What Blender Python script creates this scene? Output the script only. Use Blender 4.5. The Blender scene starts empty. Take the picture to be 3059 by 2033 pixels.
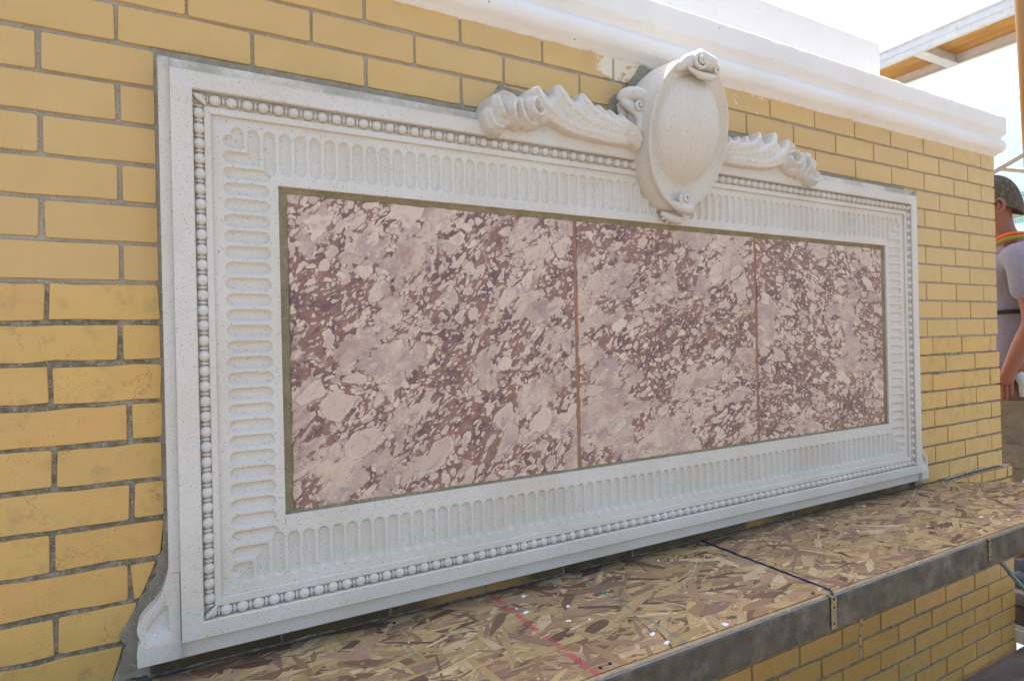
import bpy, bmesh, math, random
import numpy as np
from mathutils import Vector, Matrix, noise
random.seed(7); rng = np.random.default_rng(7)
sc = bpy.context.scene
# ------------------------------------------------------------------ camera
cam = bpy.data.cameras.new("camera"); camo = bpy.data.objects.new("camera", cam)
sc.collection.objects.link(camo); sc.camera = camo
cam.sensor_width = 36; cam.lens = 1774.55 / 3059 * 36
cam.clip_start = .02; cam.clip_end = 500
RR = [(.8778, -.4784, -.0223), (-.0198, .0102, -.9998), (.4785, .8781, -.0005)]
M = Matrix(((RR[0][0], -RR[1][0], -RR[2][0], .0971), (RR[0][1], -RR[1][1], -RR[2][1], -1.1998),
            (RR[0][2], -RR[1][2], -RR[2][2], -.5187), (0, 0, 0, 1)))
camo.matrix_world = M
# ------------------------------------------------------------------ light
SUN_EL, SUN_AZ = 66, 28           # azimuth measured from +y (behind the wall) towards +x
w = bpy.data.worlds.new("World"); sc.world = w; w.use_nodes = True
wn = w.node_tree; bg = wn.nodes["Background"]
sky = wn.nodes.new("ShaderNodeTexSky"); sky.sky_type = 'NISHITA'; sky.sun_disc = False
sky.sun_elevation = math.radians(SUN_EL); sky.sun_rotation = math.radians(SUN_AZ)
sky.air_density = 1.2; sky.dust_density = 4.5; sky.ozone_density = .6
wn.links.new(sky.outputs[0], bg.inputs[0]); bg.inputs[1].default_value = .15
sun = bpy.data.lights.new("sun", 'SUN'); sun.energy = 4.6; sun.angle = math.radians(.5); sun.color = (1, .95, .87)
suno = bpy.data.objects.new("sun", sun); sc.collection.objects.link(suno)
d = Vector((math.sin(math.radians(SUN_AZ)) * math.cos(math.radians(SUN_EL)), math.cos(math.radians(SUN_AZ)) * math.cos(math.radians(SUN_EL)), math.sin(math.radians(SUN_EL))))
suno.rotation_euler = d.to_track_quat('Z', 'Y').to_euler(); suno.location = d * 20
sc.view_settings.view_transform = 'Standard'; sc.view_settings.look = 'None'
sc.view_settings.exposure = 1.52; sc.view_settings.gamma = 1; sc.view_settings.use_curve_mapping = False
sc.cycles.max_bounces = 8

# ------------------------------------------------------------------ helpers
def link(o): sc.collection.objects.link(o); return o
def tag(o, label, cat, group=None, kind=None):
    o['label'] = label; o['category'] = cat
    if group: o['group'] = group
    if kind: o['kind'] = kind
    return o
def thing(name, label, cat, loc=(0, 0, 0), group=None, kind=None):
    o = bpy.data.objects.new(name, None); o.location = loc; o.empty_display_size = .05
    return tag(link(o), label, cat, group, kind)
def mesh(name, V, F, mat, parent=None, smooth=None, kind=None, loc=None, link_it=True):
    me = bpy.data.meshes.new(name); me.from_pydata([tuple(map(float, v)) for v in V], [], [tuple(int(i) for i in f) for f in F]); me.update()
    if mat: me.materials.append(mat)
    if smooth is not None:
        me.polygons.foreach_set('use_smooth', [True] * len(me.polygons))
        if smooth > 0: me.set_sharp_from_angle(angle=math.radians(smooth))
    return inst(name, me, parent, kind, loc)
def inst(name, me, parent=None, kind=None, loc=None):
    o = bpy.data.objects.new(name, me); link(o)
    base = Vector(loc) if loc is not None else Vector((0, 0, 0))
    if parent is not None:
        o.parent = parent
        off = Vector((0, 0, 0)); p = parent
        while p is not None: off += p.location; p = p.parent
        base = base - off
    o.location = base
    if kind: o['kind'] = kind
    return o
class Geo:
    def __init__(s): s.V = []; s.F = []
    def add(s, V, F):
        n = len(s.V); s.V += [tuple(v) for v in V]; s.F += [tuple(i + n for i in f) for f in F]
    def box(s, a, b, bev=0):
        x0, y0, z0 = a; x1, y1, z1 = b
        if bev <= 0:
            s.add([(x0, y0, z0), (x1, y0, z0), (x1, y1, z0), (x0, y1, z0), (x0, y0, z1), (x1, y0, z1), (x1, y1, z1), (x0, y1, z1)],
                  [(0, 3, 2, 1), (4, 5, 6, 7), (0, 1, 5, 4), (1, 2, 6, 5), (2, 3, 7, 6), (3, 0, 4, 7)])
        else:
            bm = bmesh.new(); bmesh.ops.create_cube(bm, size=1)
            for v in bm.verts: v.co = Vector(((x0 + x1) / 2 + v.co.x * (x1 - x0), (y0 + y1) / 2 + v.co.y * (y1 - y0), (z0 + z1) / 2 + v.co.z * (z1 - z0)))
            bmesh.ops.bevel(bm, geom=bm.edges[:], offset=bev, segments=2, affect='EDGES', profile=.6)
            bm.verts.index_update()
            s.add([tuple(v.co) for v in bm.verts], [tuple(v.index for v in f.verts) for f in bm.faces]); bm.free()
    def tube(s, pts, rad, n=10, cap=True):
        pts = [Vector(p) for p in pts]; k = len(pts)
        if not hasattr(rad, '__len__'): rad = [rad] * k
        b = len(s.V); up = None
        for i, p in enumerate(pts):
            t = (pts[min(i + 1, k - 1)] - pts[max(i - 1, 0)]).normalized()
            if up is None: up = t.orthogonal().normalized()
            up = (up - t * up.dot(t)); up = up.normalized() if up.length > 1e-6 else t.orthogonal().normalized()
            q = t.cross(up)
            for j in range(n):
                a = 2 * math.pi * j / n; s.V.append(tuple(p + (up * math.cos(a) + q * math.sin(a)) * rad[i]))
        for i in range(k - 1):
            for j in range(n):
                a = b + i * n + j; c = b + i * n + (j + 1) % n; s.F.append((a, c, c + n, a + n))
        if cap:
            s.F.append(tuple(b + j for j in range(n))[::-1]); s.F.append(tuple(b + (k - 1) * n + j for j in range(n)))
    def make(s, name, mat, parent=None, smooth=None, kind=None): return mesh(name, s.V, s.F, mat, parent, smooth, kind)
def clip(poly, a, b, c):      # keep a*x+b*y<=c
    out = []; n = len(poly)
    for i in range(n):
        p, q = poly[i], poly[(i + 1) % n]; dp = a * p[0] + b * p[1] - c; dq = a * q[0] + b * q[1] - c
        if dp <= 0: out.append(p)
        if (dp < 0 < dq) or (dq < 0 < dp):
            t = dp / (dp - dq); out.append((p[0] + t * (q[0] - p[0]), p[1] + t * (q[1] - p[1])))
    return out
def area(poly): return .5 * sum(poly[i][0] * poly[(i + 1) % len(poly)][1] - poly[(i + 1) % len(poly)][0] * poly[i][1] for i in range(len(poly)))
def curve(pts, n=8):           # catmull-rom
    P = [pts[0]] + list(pts) + [pts[-1]]; out = []
    for i in range(1, len(P) - 2):
        for t in np.linspace(0, 1, n, endpoint=False):
            a, b, c, e = map(np.array, P[i - 1:i + 3])
            out.append(tuple(.5 * ((2 * b) + (c - a) * t + (2 * a - 5 * b + 4 * c - e) * t * t + (3 * b - a - 3 * c + e) * t ** 3)))
    out.append(tuple(P[-2])); return out

# ------------------------------------------------------------------ materials
class NT:
    def __init__(s, name, rough=.7, spec=.35):
        s.m = bpy.data.materials.new(name); s.m.use_nodes = True; s.t = s.m.node_tree
        s.b = s.t.nodes['Principled BSDF']; s.b.inputs['Roughness'].default_value = rough; s.b.inputs['Specular IOR Level'].default_value = spec
        g = s.t.nodes.new('ShaderNodeNewGeometry'); s.P = g.outputs['Position']; s.g = g
    def n(s, typ, **kw):
        nd = s.t.nodes.new(typ)
        for k, v in kw.items(): setattr(nd, k, v)
        return nd
    def put(s, sock, v):
        if isinstance(v, bpy.types.NodeSocket): s.t.links.new(v, sock)
        else:
            if hasattr(sock.default_value, '__len__') and not hasattr(v, '__len__'): v = (v,) * len(sock.default_value)
            if hasattr(sock.default_value, '__len__') and len(sock.default_value) == 4 and len(v) == 3: v = (*v, 1)
            sock.default_value = v
    def math(s, op, a, b=0, c=0, clamp=False):
        nd = s.n('ShaderNodeMath', operation=op, use_clamp=clamp)
        for i, v in enumerate((a, b, c)): s.put(nd.inputs[i], v)
        return nd.outputs[0]
    def vec(s, op, a, b=(0, 0, 0), sc=None):
        nd = s.n('ShaderNodeVectorMath', operation=op); s.put(nd.inputs[0], a); s.put(nd.inputs[1], b)
        if sc is not None: s.put(nd.inputs['Scale'], sc)
        return nd.outputs[0]
    def noise(s, scale, detail=3, rough=.55, vec=None, dist=0, col=False):
        nd = s.n('ShaderNodeTexNoise'); s.put(nd.inputs['Vector'], s.P if vec is None else vec)
        s.put(nd.inputs['Scale'], scale); s.put(nd.inputs['Detail'], detail); s.put(nd.inputs['Roughness'], rough); s.put(nd.inputs['Distortion'], dist)
        return nd.outputs['Color' if col else 'Fac']
    def vor(s, scale, feature='F1', vec=None, rnd=1.0):
        nd = s.n('ShaderNodeTexVoronoi', feature=feature); s.put(nd.inputs['Vector'], s.P if vec is None else vec); s.put(nd.inputs['Scale'], scale)
        s.put(nd.inputs['Randomness'], rnd); return nd
    def map(s, v, a, b, c=0., d=1., smooth=True):
        nd = s.n('ShaderNodeMapRange', interpolation_type='SMOOTHSTEP' if smooth else 'LINEAR')
        for k, q in zip(('Value', 'From Min', 'From Max', 'To Min', 'To Max'), (v, a, b, c, d)): s.put(nd.inputs[k], q)
        return nd.outputs[0]
    def mix(s, f, a, b, mode='MIX'):
        nd = s.n('ShaderNodeMix', data_type='RGBA', blend_type=mode, clamp_factor=True)
        s.put(nd.inputs[0], f); s.put(nd.inputs[6], a); s.put(nd.inputs[7], b); return nd.outputs[2]
    def xyz(s, v=None):
        nd = s.n('ShaderNodeSeparateXYZ'); s.put(nd.inputs[0], s.P if v is None else v); return nd.outputs
    def scale(s, sx, sy, sz, v=None): return s.vec('MULTIPLY', s.P if v is None else v, (sx, sy, sz))
    def color(s, c): s.put(s.b.inputs['Base Color'], c)
    def rough(s, c): s.put(s.b.inputs['Roughness'], c)
    def bump(s, h, strength=.5, dist=.001):
        nd = s.n('ShaderNodeBump'); s.put(nd.inputs['Height'], h); nd.inputs['Strength'].default_value = strength; nd.inputs['Distance'].default_value = dist
        s.t.links.new(nd.outputs[0], s.b.inputs['Normal'])
    def rnd(s): return s.n('ShaderNodeObjectInfo').outputs['Random']

# white glazed stone with dark specks
def stone(name, base=(.60, .568, .512), grime=.55):
    t = NT(name, .55, .3)
    a = t.noise(5, 4); c = t.mix(t.map(a, .35, .7), base, (base[0] * .93, base[1] * .905, base[2] * .86))
    sp = t.vor(390); cr = t.xyz(sp.outputs['Color'])[0]
    dens = t.map(t.noise(14, 3), .3, .75, .62, .25)
    m = t.math('MULTIPLY', t.map(sp.outputs['Distance'], .16, .30, 1, 0), t.math('GREATER_THAN', cr, dens))
    sp2 = t.vor(150); m2 = t.math('MULTIPLY', t.map(sp2.outputs['Distance'], .10, .22, 1, 0), t.math('GREATER_THAN', t.xyz(sp2.outputs['Color'])[1], .80))
    c = t.mix(t.math('MULTIPLY', m, .78), c, (.10, .095, .075)); c = t.mix(t.math('MULTIPLY', m2, .8), c, (.07, .065, .05))
    # grime along the outer top edge of the surround
    z = t.xyz()[2]; g = t.math('MULTIPLY', t.map(z, -.055, -.035, 0, 1), t.map(z, .0, .02, 1, 0)); g = t.math('MULTIPLY', g, t.map(t.noise(9, 5, .7), .42, .62))
    c = t.mix(t.math('MULTIPLY', g, grime), c, (.19, .18, .13))
    c = t.mix(t.math('MULTIPLY', t.map(t.noise(3.2, 5, .65), .52, .74), .3), c, (.46, .42, .34))
    xx, _, zz = t.xyz(); mit = None                        # pale filler smeared over the mitre joints
    for (x0, z0, x1, z1) in ((.066, -.032, .112, -.078), (.066, -1.040, .112, -.986), (.1397, -.1141, .165, -.139), (.1397, -.9544, .165, -.928)):
        dx, dz = x1 - x0, z1 - z0; l = math.hypot(dx, dz); nx, nz = -dz / l, dx / l
        dd = t.math('ABSOLUTE', t.math('ADD', t.math('ADD', t.math('MULTIPLY', xx, nx), t.math('MULTIPLY', zz, nz)), -(x0 * nx + z0 * nz)))
        al = t.math('ADD', t.math('ADD', t.math('MULTIPLY', xx, dx / l), t.math('MULTIPLY', zz, dz / l)), -(x0 * dx + z0 * dz) / l)
        mk = t.math('MULTIPLY', t.map(dd, .002, .007, 1, 0), t.math('MULTIPLY', t.map(al, -.004, .002), t.map(al, l - .002, l + .004, 1, 0)))
        mit = mk if mit is None else t.math('MAXIMUM', mit, mk)
    c = t.mix(t.math('MULTIPLY', t.math('MULTIPLY', mit, t.map(t.noise(60, 3), .3, .55)), .75), c, (.54, .545, .56))
    t.color(c); t.bump(t.math('ADD', t.noise(420, 2), t.noise(60, 3)), .35, .0006); return t.m
M_stone = stone('speckled_stone')
M_stone_warm = stone('speckled_stone_carved', (.605, .568, .508), 0)
def brick_mat(name, colA, colB, dirt):
    t = NT(name, .42, .45); r = t.rnd()
    P2 = t.vec('ADD', t.P, t.vec('SCALE', (7., 3., 5.), (0, 0, 0), t.math('MULTIPLY', r, 9)))
    c = t.mix(r, colA, colB)
    c = t.mix(t.map(t.noise(11, 4, .6, P2), .35, .75), c, tuple(.9 * q for q in colA))
    c = t.mix(t.math('MULTIPLY', t.map(t.noise(700, 2, .7), .40, .66), .22), c, (.30, .22, .10)); c = t.mix(t.math('MULTIPLY', t.map(t.noise(2.2, 4, .6), .45, .7), .14), c, (.52, .40, .22))
    if dirt:
        st = t.map(t.noise(24, 5, .7, P2), .50, .74); c = t.mix(t.math('MULTIPLY', st, .55 * dirt), c, (.26, .20, .085))
        hot = t.map(t.noise(3.4, 2, .5, P2), .5, .68); c = t.mix(t.math('MULTIPLY', hot, .5 * dirt), c, (.64, .34, .105))
        dots = t.math('MULTIPLY', t.map(t.vor(260, vec=P2).outputs['Distance'], .16, .26, 1, 0), t.map(t.noise(13, 3, .6, P2), .48, .66))
        c = t.mix(t.math('MULTIPLY', dots, .7), c, (.10, .075, .04))
        cr = t.vor(17, 'DISTANCE_TO_EDGE', t.vec('ADD', P2, t.vec('SCALE', t.noise(30, 4, .6, P2, col=True), (0, 0, 0), .05)))
        ck = t.math('MULTIPLY', t.map(cr.outputs['Distance'], .004, .012, 1, 0), t.map(t.noise(8, 2, .5, P2), .56, .62))
        c = t.mix(t.math('MULTIPLY', ck, .6), c, (.17, .12, .06))
    if name == 'brick_new':
        x, y, z = t.xyz(); zone = t.math('MULTIPLY', t.map(x, 1.0, 1.03), t.map(z, .128, .136)); zone = t.math('MULTIPLY', zone, t.map(x, 1.2, 1.25, 1, 0))
        far = t.math('MULTIPLY', t.map(x, 1.3, 1.35), t.math('MULTIPLY', t.map(z, .132, .15), t.map(x, 1.6, 2.0, 1, 0)))
        pm = t.math('MULTIPLY', zone, t.map(t.noise(26, 5, .65), .44, .47)); pm = t.math('MAXIMUM', pm, t.math('MULTIPLY', far, t.map(t.noise(34, 4, .6), .62, .64)))
        c = t.mix(t.math('MULTIPLY', pm, .75), c, (.72, .67, .56))
    t.color(c); t.rough(t.map(t.noise(30, 3), .3, .7, .36, .56)); t.bump(t.math('ADD', t.noise(160, 3), t.math('MULTIPLY', t.noise(16, 2), 2)), .3, .0006); return t.m
M_brick_new = brick_mat('brick_new', (.600, .386, .132), (.550, .348, .128), 0)
M_brick_old = brick_mat('brick_old', (.625, .384, .108), (.56, .333, .098), 1)
M_gap = brick_mat('brick_gap_shade', (.085, .058, .028), (.045, .032, .02), 1)  # near-black colour stands in for the shade under the frame overhang
M_brick_low = brick_mat('brick_lower', (.545, .305, .074), (.49, .27, .064), .7)
def mortar_mat(name, a, b, rot=0, sz=260):
    t = NT(name, .9, .15); c = t.mix(t.map(t.noise(22, 5, .65), .3, .7), a, b)
    z = t.xyz()[2]; x = t.xyz()[0]
    edge = t.math('ADD', z, t.math('MULTIPLY', t.map(x, .5, 2.4, 0, 1), .135))
    old = t.map(t.math('ADD', edge, t.math('MULTIPLY', t.noise(14, 3), .01)), -.400, -.412)
    dirt = t.math('MULTIPLY', old, t.map(t.noise(60, 5, .75), .30, .62))
    c = t.mix(t.math('MULTIPLY', dirt, .8 if rot == 0 else .25), c, (.105, .092, .055))
    v = t.vor(sz); c = t.mix(t.math('MULTIPLY', t.map(v.outputs['Distance'], .2, .35, 1, 0), t.math('GREATER_THAN', t.xyz(v.outputs['Color'])[0], .85)), c, (.50, .46, .39))
    v = t.vor(sz * 1.3); c = t.mix(t.math('MULTIPLY', t.map(v.outputs['Distance'], .2, .35, 1, 0), t.math('GREATER_THAN', t.xyz(v.outputs['Color'])[0], .72)), c, (.12, .10, .07))
    t.color(c); t.bump(t.math('ADD', t.noise(350, 3), t.noise(70, 4)), .9, .0016); return t.m
M_mortar = mortar_mat('mortar', (.385, .340, .270), (.31, .27, .205))
M_mortar_fill = mortar_mat('mortar_fill', (.335, .295, .230), (.25, .215, .155), 1)
M_mortar_olive = mortar_mat('mortar_olive', (.285, .240, .150), (.205, .170, .100), 1)
def grout_mat():
    t = NT('pink_grout', .9, .15); c = t.mix(t.map(t.noise(35, 4), .35, .65), (.34, .175, .115), (.27, .16, .105))
    t.color(c); t.bump(t.noise(300, 3), .8, .001); return t.m
M_grout = grout_mat()
def marble():
    t = NT('breccia_marble', .38, .4); r = t.rnd()
    off = t.vec('SCALE', (13., 5., 9.), (0, 0, 0), r)
    P0 = t.vec('ADD', t.P, off)
    cn = t.n('ShaderNodeVectorRotate', rotation_type='Y_AXIS'); t.put(cn.inputs['Vector'], P0); t.put(cn.inputs['Angle'], t.map(r, 0, 1, -.9, .8)); Pr = t.scale(.74, 1, 1.2, cn.outputs[0])
    def warp(v, sc_, amt, det=2): return t.vec('ADD', v, t.vec('SCALE', t.vec('SUBTRACT', t.noise(sc_, det, .55, v, col=True), (.5, .5, .5)), (0, 0, 0), amt))
    Q = warp(warp(warp(Pr, 6, .07), 26, .030), 85, .009)
    zone = t.noise(4.6, 4, .6, Pr)
    mA = t.map(t.noise(24, 4, .65, Q, .5), .40, .62)
    matrix = t.mix(mA, (.270, .138, .098), (.145, .078, .082))
    matrix = t.mix(t.map(t.noise(75, 3, .6, Q), .52, .7), matrix, (.34, .185, .125))
    pale = t.mix(t.map(t.noise(11, 5, .6, Q, .5), .38, .62), (.57, .435, .33), (.41, .29, .25))
    pale = t.mix(t.map(t.noise(22, 5, .65, t.vec('ADD', Q, (2, 2, 2)), .6), .52, .68), pale, (.345, .24, .23))
    pale = t.mix(t.map(t.noise(60, 4, .65, Q, .6), .55, .72), pale, (.64, .52, .41))
    pale = t.mix(t.math('MULTIPLY', t.map(t.noise(16, 4, .6, t.vec('ADD', Q, (7, 2, 1)), .8), .55, .66), .65), pale, (.38, .225, .155))
    def frags(c_in, scale, keep, thr, seed, soft=1.):
        Qs = t.vec('ADD', Q, (seed, seed * 1.7, seed * .6))
        f = t.vor(scale, 'SMOOTH_F1', Qs); t.put(f.inputs['Smoothness'], .18); g2 = t.vor(scale, 'F1', Qs); cc = t.xyz(g2.outputs['Color'])
        d = t.math('ADD', f.outputs['Distance'], t.math('MULTIPLY', t.math('SUBTRACT', t.noise(scale * 2.2, 3, .6, Qs), .5), .42))
        rad = t.math('ADD', t.map(cc[1], 0, 1, thr * .62, thr * 1.2), t.map(zone, .35, .65, .10, -.12))
        on = t.math('GREATER_THAN', cc[0], keep)
        dd = t.math('SUBTRACT', d, rad)
        m = t.math('MULTIPLY', t.map(dd, -.03, .02, 1, 0), on); ed = t.math('MULTIPLY', t.map(t.math('ABSOLUTE', dd), .0, .05, 1, 0), on)
        rim = t.math('MULTIPLY', t.math('MULTIPLY', t.map(dd, -.03, -.06), t.map(dd, -.14, -.07)), on)
        col = t.mix(cc[2], (.66, .52, .395), (.49, .36, .285)); col = t.mix(t.map(t.noise(scale * 1.4, 4, .6, Qs), .48, .72), col, (.40, .29, .265))
        col = t.mix(t.math('MULTIPLY', rim, .35), col, (.68, .56, .46))
        out = t.mix(t.math('MULTIPLY', ed, .55), c_in, (.125, .066, .066)); return t.mix(t.math('MULTIPLY', m, .96), out, col)
    c = frags(matrix, 105, .18, .46, 3.1); c = frags(c, 60, .30, .46, 5.3); c = frags(c, 33, .40, .46, 9.7)
    n1 = t.noise(9, 6, .66, Q, .5); th = t.map(zone, .30, .70, .475, .62)
    df = t.math('SUBTRACT', n1, th)
    c = t.mix(t.math('MULTIPLY', t.map(t.math('ABSOLUTE', df), .0, .010, 1, 0), .35), c, (.15, .08, .078))
    c = t.mix(t.math('MULTIPLY', t.map(df, -.006, .018), .93), c, pale)
    c = frags(c, 17, .78, .42, 12.9)
    v = t.math('ABSOLUTE', t.math('SUBTRACT', t.noise(40, 4, .6, Q, 1.0), .5)); c = t.mix(t.math('MULTIPLY', t.map(v, 0, .010, 1, 0), .45), c, (.66, .55, .45))
    v = t.math('ABSOLUTE', t.math('SUBTRACT', t.noise(13, 6, .65, t.vec('ADD', Q, (4, 4, 4)), .9), .5)); c = t.mix(t.math('MULTIPLY', t.map(v, 0, .007, 1, 0), .6), c, (.12, .065, .065))
    t.color(c); t.rough(.42); t.bump(t.noise(120, 2), .08, .0005); return t.m
M_marble = marble()
def plaster():
    t = NT('white_plaster', .75, .25); c = t.mix(t.map(t.noise(4, 5, .65), .45, .72), (.735, .715, .685), (.70, .67, .625))
    v = t.vor(46); d = t.math('MULTIPLY', t.map(v.outputs['Distance'], .07, .13, 1, 0), t.math('GREATER_THAN', t.xyz(v.outputs['Color'])[0], .965)); c = t.mix(d, c, (.22, .17, .11))
    t.color(c); t.bump(t.math('ADD', t.noise(150, 4, .65), t.math('MULTIPLY', t.noise(35, 3), 2)), .7, .0016); return t.m
M_plaster = plaster()
def osb():
    t = NT('osb_strand', .62, .3)
    a = t.n('ShaderNodeAttribute', attribute_name='strand').outputs['Color']; uv = t.n('ShaderNodeUVMap').outputs[0]
    u = t.scale(1, 22, 1, uv); g = t.noise(14, 4, .65, u, .3); c = t.mix(t.map(g, .42, .62, 0, .9), a, t.mix(.5, a, (.22, .14, .08)))
    gg = t.noise(5, 3, .6, u, .5); c = t.mix(t.map(gg, .5, .68, 0, .55), c, t.mix(.5, a, (.22, .13, .07)))
    g2 = t.noise(55, 2, .6, t.scale(1, 30, 1, uv)); c = t.mix(t.map(g2, .55, .75, 0, .4), c, t.mix(.5, a, (.68, .56, .38)))
    x, y, z = t.xyz()
    wob = t.math('MULTIPLY', t.math('SUBTRACT', t.noise(6, 3), .5), .012)
    def line(x0, sl, wd, col, st, nlo=.35, nhi=.6):
        global c_
        dx = t.math('ABSOLUTE', t.math('SUBTRACT', t.math('SUBTRACT', x, t.math('ADD', x0, t.math('MULTIPLY', y, sl))), wob))
        m = t.math('MULTIPLY', t.map(dx, wd * .55, wd, 1, 0), t.map(t.noise(45, 4, .7), nlo, nhi)); return t.math('MULTIPLY', m, st), col
    for args in [(.675, -.04, .0085, (.44, .065, .08), .72, .33, .56), (.90, .02, .0042, (.06, .20, .20), .75), (.436, -.06, .0028, (.08, .20, .17), .7),
                 (1.745, .06, .005, (.10, .24, .22), .5), (2.21, .12, .005, (.10, .24, .22), .35), (2.03, .1, .006, (.45, .10, .16), .22)]:
        m, col = line(*args); c = t.mix(m, c, col)
    # blue chalk along the wall
    m = t.math('MULTIPLY', t.map(t.math('ADD', y, t.math('MULTIPLY', t.noise(20, 4), .012)), -.008, .0), t.map(t.noise(12, 4), .40, .55)); c = t.mix(t.math('MULTIPLY', m, .8), c, (.045, .07, .13))
    t.color(c); t.bump(g, .5, .0008); return t.m
M_osb = osb()
def simple(name, col, rough=.6, var=.25, scale=20, spec=.3, bump=.3, bd=.001, metal=0, stretch=(1, 1, 1), dirt=None, dthr=(.55, .7)):
    t = NT(name, rough, spec); P = t.scale(*stretch)
    c = t.mix(t.map(t.noise(scale, 5, .65, P), .3, .7), col, tuple(q * (1 - var) for q in col))
    if dirt: c = t.mix(t.map(t.noise(scale * .6, 5, .7, t.vec('ADD', P, (5, 5, 5))), *dthr), c, dirt)
    t.color(c); t.b.inputs['Metallic'].default_value = metal
    if bump: t.bump(t.noise(scale * 5, 3, .6, P), bump, bd)
    return t.m
M_osb_edge = simple('osb_edge', (.60, .44, .26), .8, .25, 90, stretch=(.5, 1, 3), dirt=(.36, .24, .13), dthr=(.56, .72))
M_fascia = simple('dark_board', (.098, .082, .056), .62, .45, 22, bump=.9, dirt=(.150, .128, .095), dthr=(.45, .70))
M_fascia_top = simple('board_edge', (.26, .25, .26), .6, .3, 30)
M_strap = simple('olive_strap', (.26, .20, .09), .55, .4, 60, spec=.5, dirt=(.33, .12, .03))
M_hole = simple('dark_hole', (.02, .018, .015), .8, 0, bump=0)
M_bluetape = simple('blue_cord', (.025, .04, .13), .7, .4, 90)
M_white = simple('paint_drop', (.82, .82, .82), .4, .04, 30, bump=0)
M_deck = simple('deck_board', (.21, .165, .145), .8, .35, 8, stretch=(.35, 3, 3), bump=.5, dirt=(.13, .10, .09))
M_wood_dark = simple('timber', (.13, .09, .055), .8, .4, 12, stretch=(.4, 3, 3))
M_ply = simple('plywood', (.50, .27, .075), .6, .35, 9, stretch=(3.5, .35, 1), dirt=(.36, .15, .04), dthr=(.58, .68))
M_alu = simple('aluminium', (.64, .64, .64), .42, .12, 25, spec=.5, metal=.35, dirt=(.55, .42, .33), dthr=(.60, .72))
M_steel = simple('galvanised_tube', (.42, .40, .36), .45, .25, 30, spec=.5, metal=.5)
M_orange = simple('orange_post', (.42, .20, .05), .5, .2, 14, stretch=(2, 2, .3), spec=.45, dirt=(.30, .13, .035))
M_ground = simple('ground', (.30, .27, .22), .9, .3, .6, bump=0)
M_terra = simple('cast_stone', (.50, .45, .36), .7, .12, 30)
M_skin = simple('skin', (.27, .105, .065), .5, .12, 40, spec=.4, bump=.1)
M_shirt = simple('shirt', (.235, .225, .29), .85, .18, 60, bump=.4)
M_shorts = simple('khaki', (.235, .185, .120), .85, .25, 30, bump=.4)
M_cap = simple('camo_cap', (.085, .068, .048), .8, .3, 110, dirt=(.13, .105, .08), dthr=(.48, .62))
M_hiviz = simple('orange_strap', (.75, .14, .04), .7, .15, 60)
M_olive = simple('yellow_strap', (.30, .26, .03), .7, .2, 60)
M_black = simple('black_webbing', (.02, .02, .02), .7, 0, bump=0)
M_glove = simple('pale_glove', (.55, .55, .48), .8, .2, 50)
M_cloth = simple('grey_cloth', (.10, .10, .105), .9, .4, 60, dirt=(.05, .10, .11))
M_grpole = simple('green_tube', (.17, .26, .23), .5, .3, 60, dirt=(.30, .33, .28))
def net(name, col, open_, sc_):
    t = NT(name, .8, .2); nt = t.t
    u = t.scale(sc_, sc_, sc_); x, y, z = t.xyz(u)
    a = t.math('PINGPONG', y, .5); b = t.math('PINGPONG', z, .5)
    solid = t.math('MAXIMUM', t.math('GREATER_THAN', a, open_), t.math('GREATER_THAN', b, open_))
    c = t.mix(t.map(t.noise(2.5, 4, .6), .35, .7), col, tuple(q * .78 for q in col)); t.color(c)
    tr = nt.nodes.new('ShaderNodeBsdfTranslucent'); t.put(tr.inputs[0], c)
    mx0 = nt.nodes.new('ShaderNodeMixShader'); mx0.inputs[0].default_value = .5; nt.links.new(t.b.outputs[0], mx0.inputs[1]); nt.links.new(tr.outputs[0], mx0.inputs[2])
    tp = nt.nodes.new('ShaderNodeBsdfTransparent'); mx = nt.nodes.new('ShaderNodeMixShader')
    nt.links.new(solid, mx.inputs[0]); nt.links.new(tp.outputs[0], mx.inputs[1]); nt.links.new(mx0.outputs[0], mx.inputs[2])
    nt.links.new(mx.outputs[0], nt.nodes['Material Output'].inputs[0]); return t.m
M_net = net('white_netting', (.42, .56, .60), .26, 180)
M_green = net('green_netting', (.06, .27, .18), .33, 90)

# ------------------------------------------------------------------ setting
g = Geo(); g.add([(-60, -60, -7), (60, -60, -7), (60, 60, -7), (-60, 60, -7)], [(0, 1, 2, 3)])
o = g.make('ground', M_ground); o['kind'] = 'structure'; o['label'] = 'bare ground far below the scaffold'

L = .2126; P_ = .0677; XR = 3.045; CX = 1.2133; XL = -.95
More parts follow.
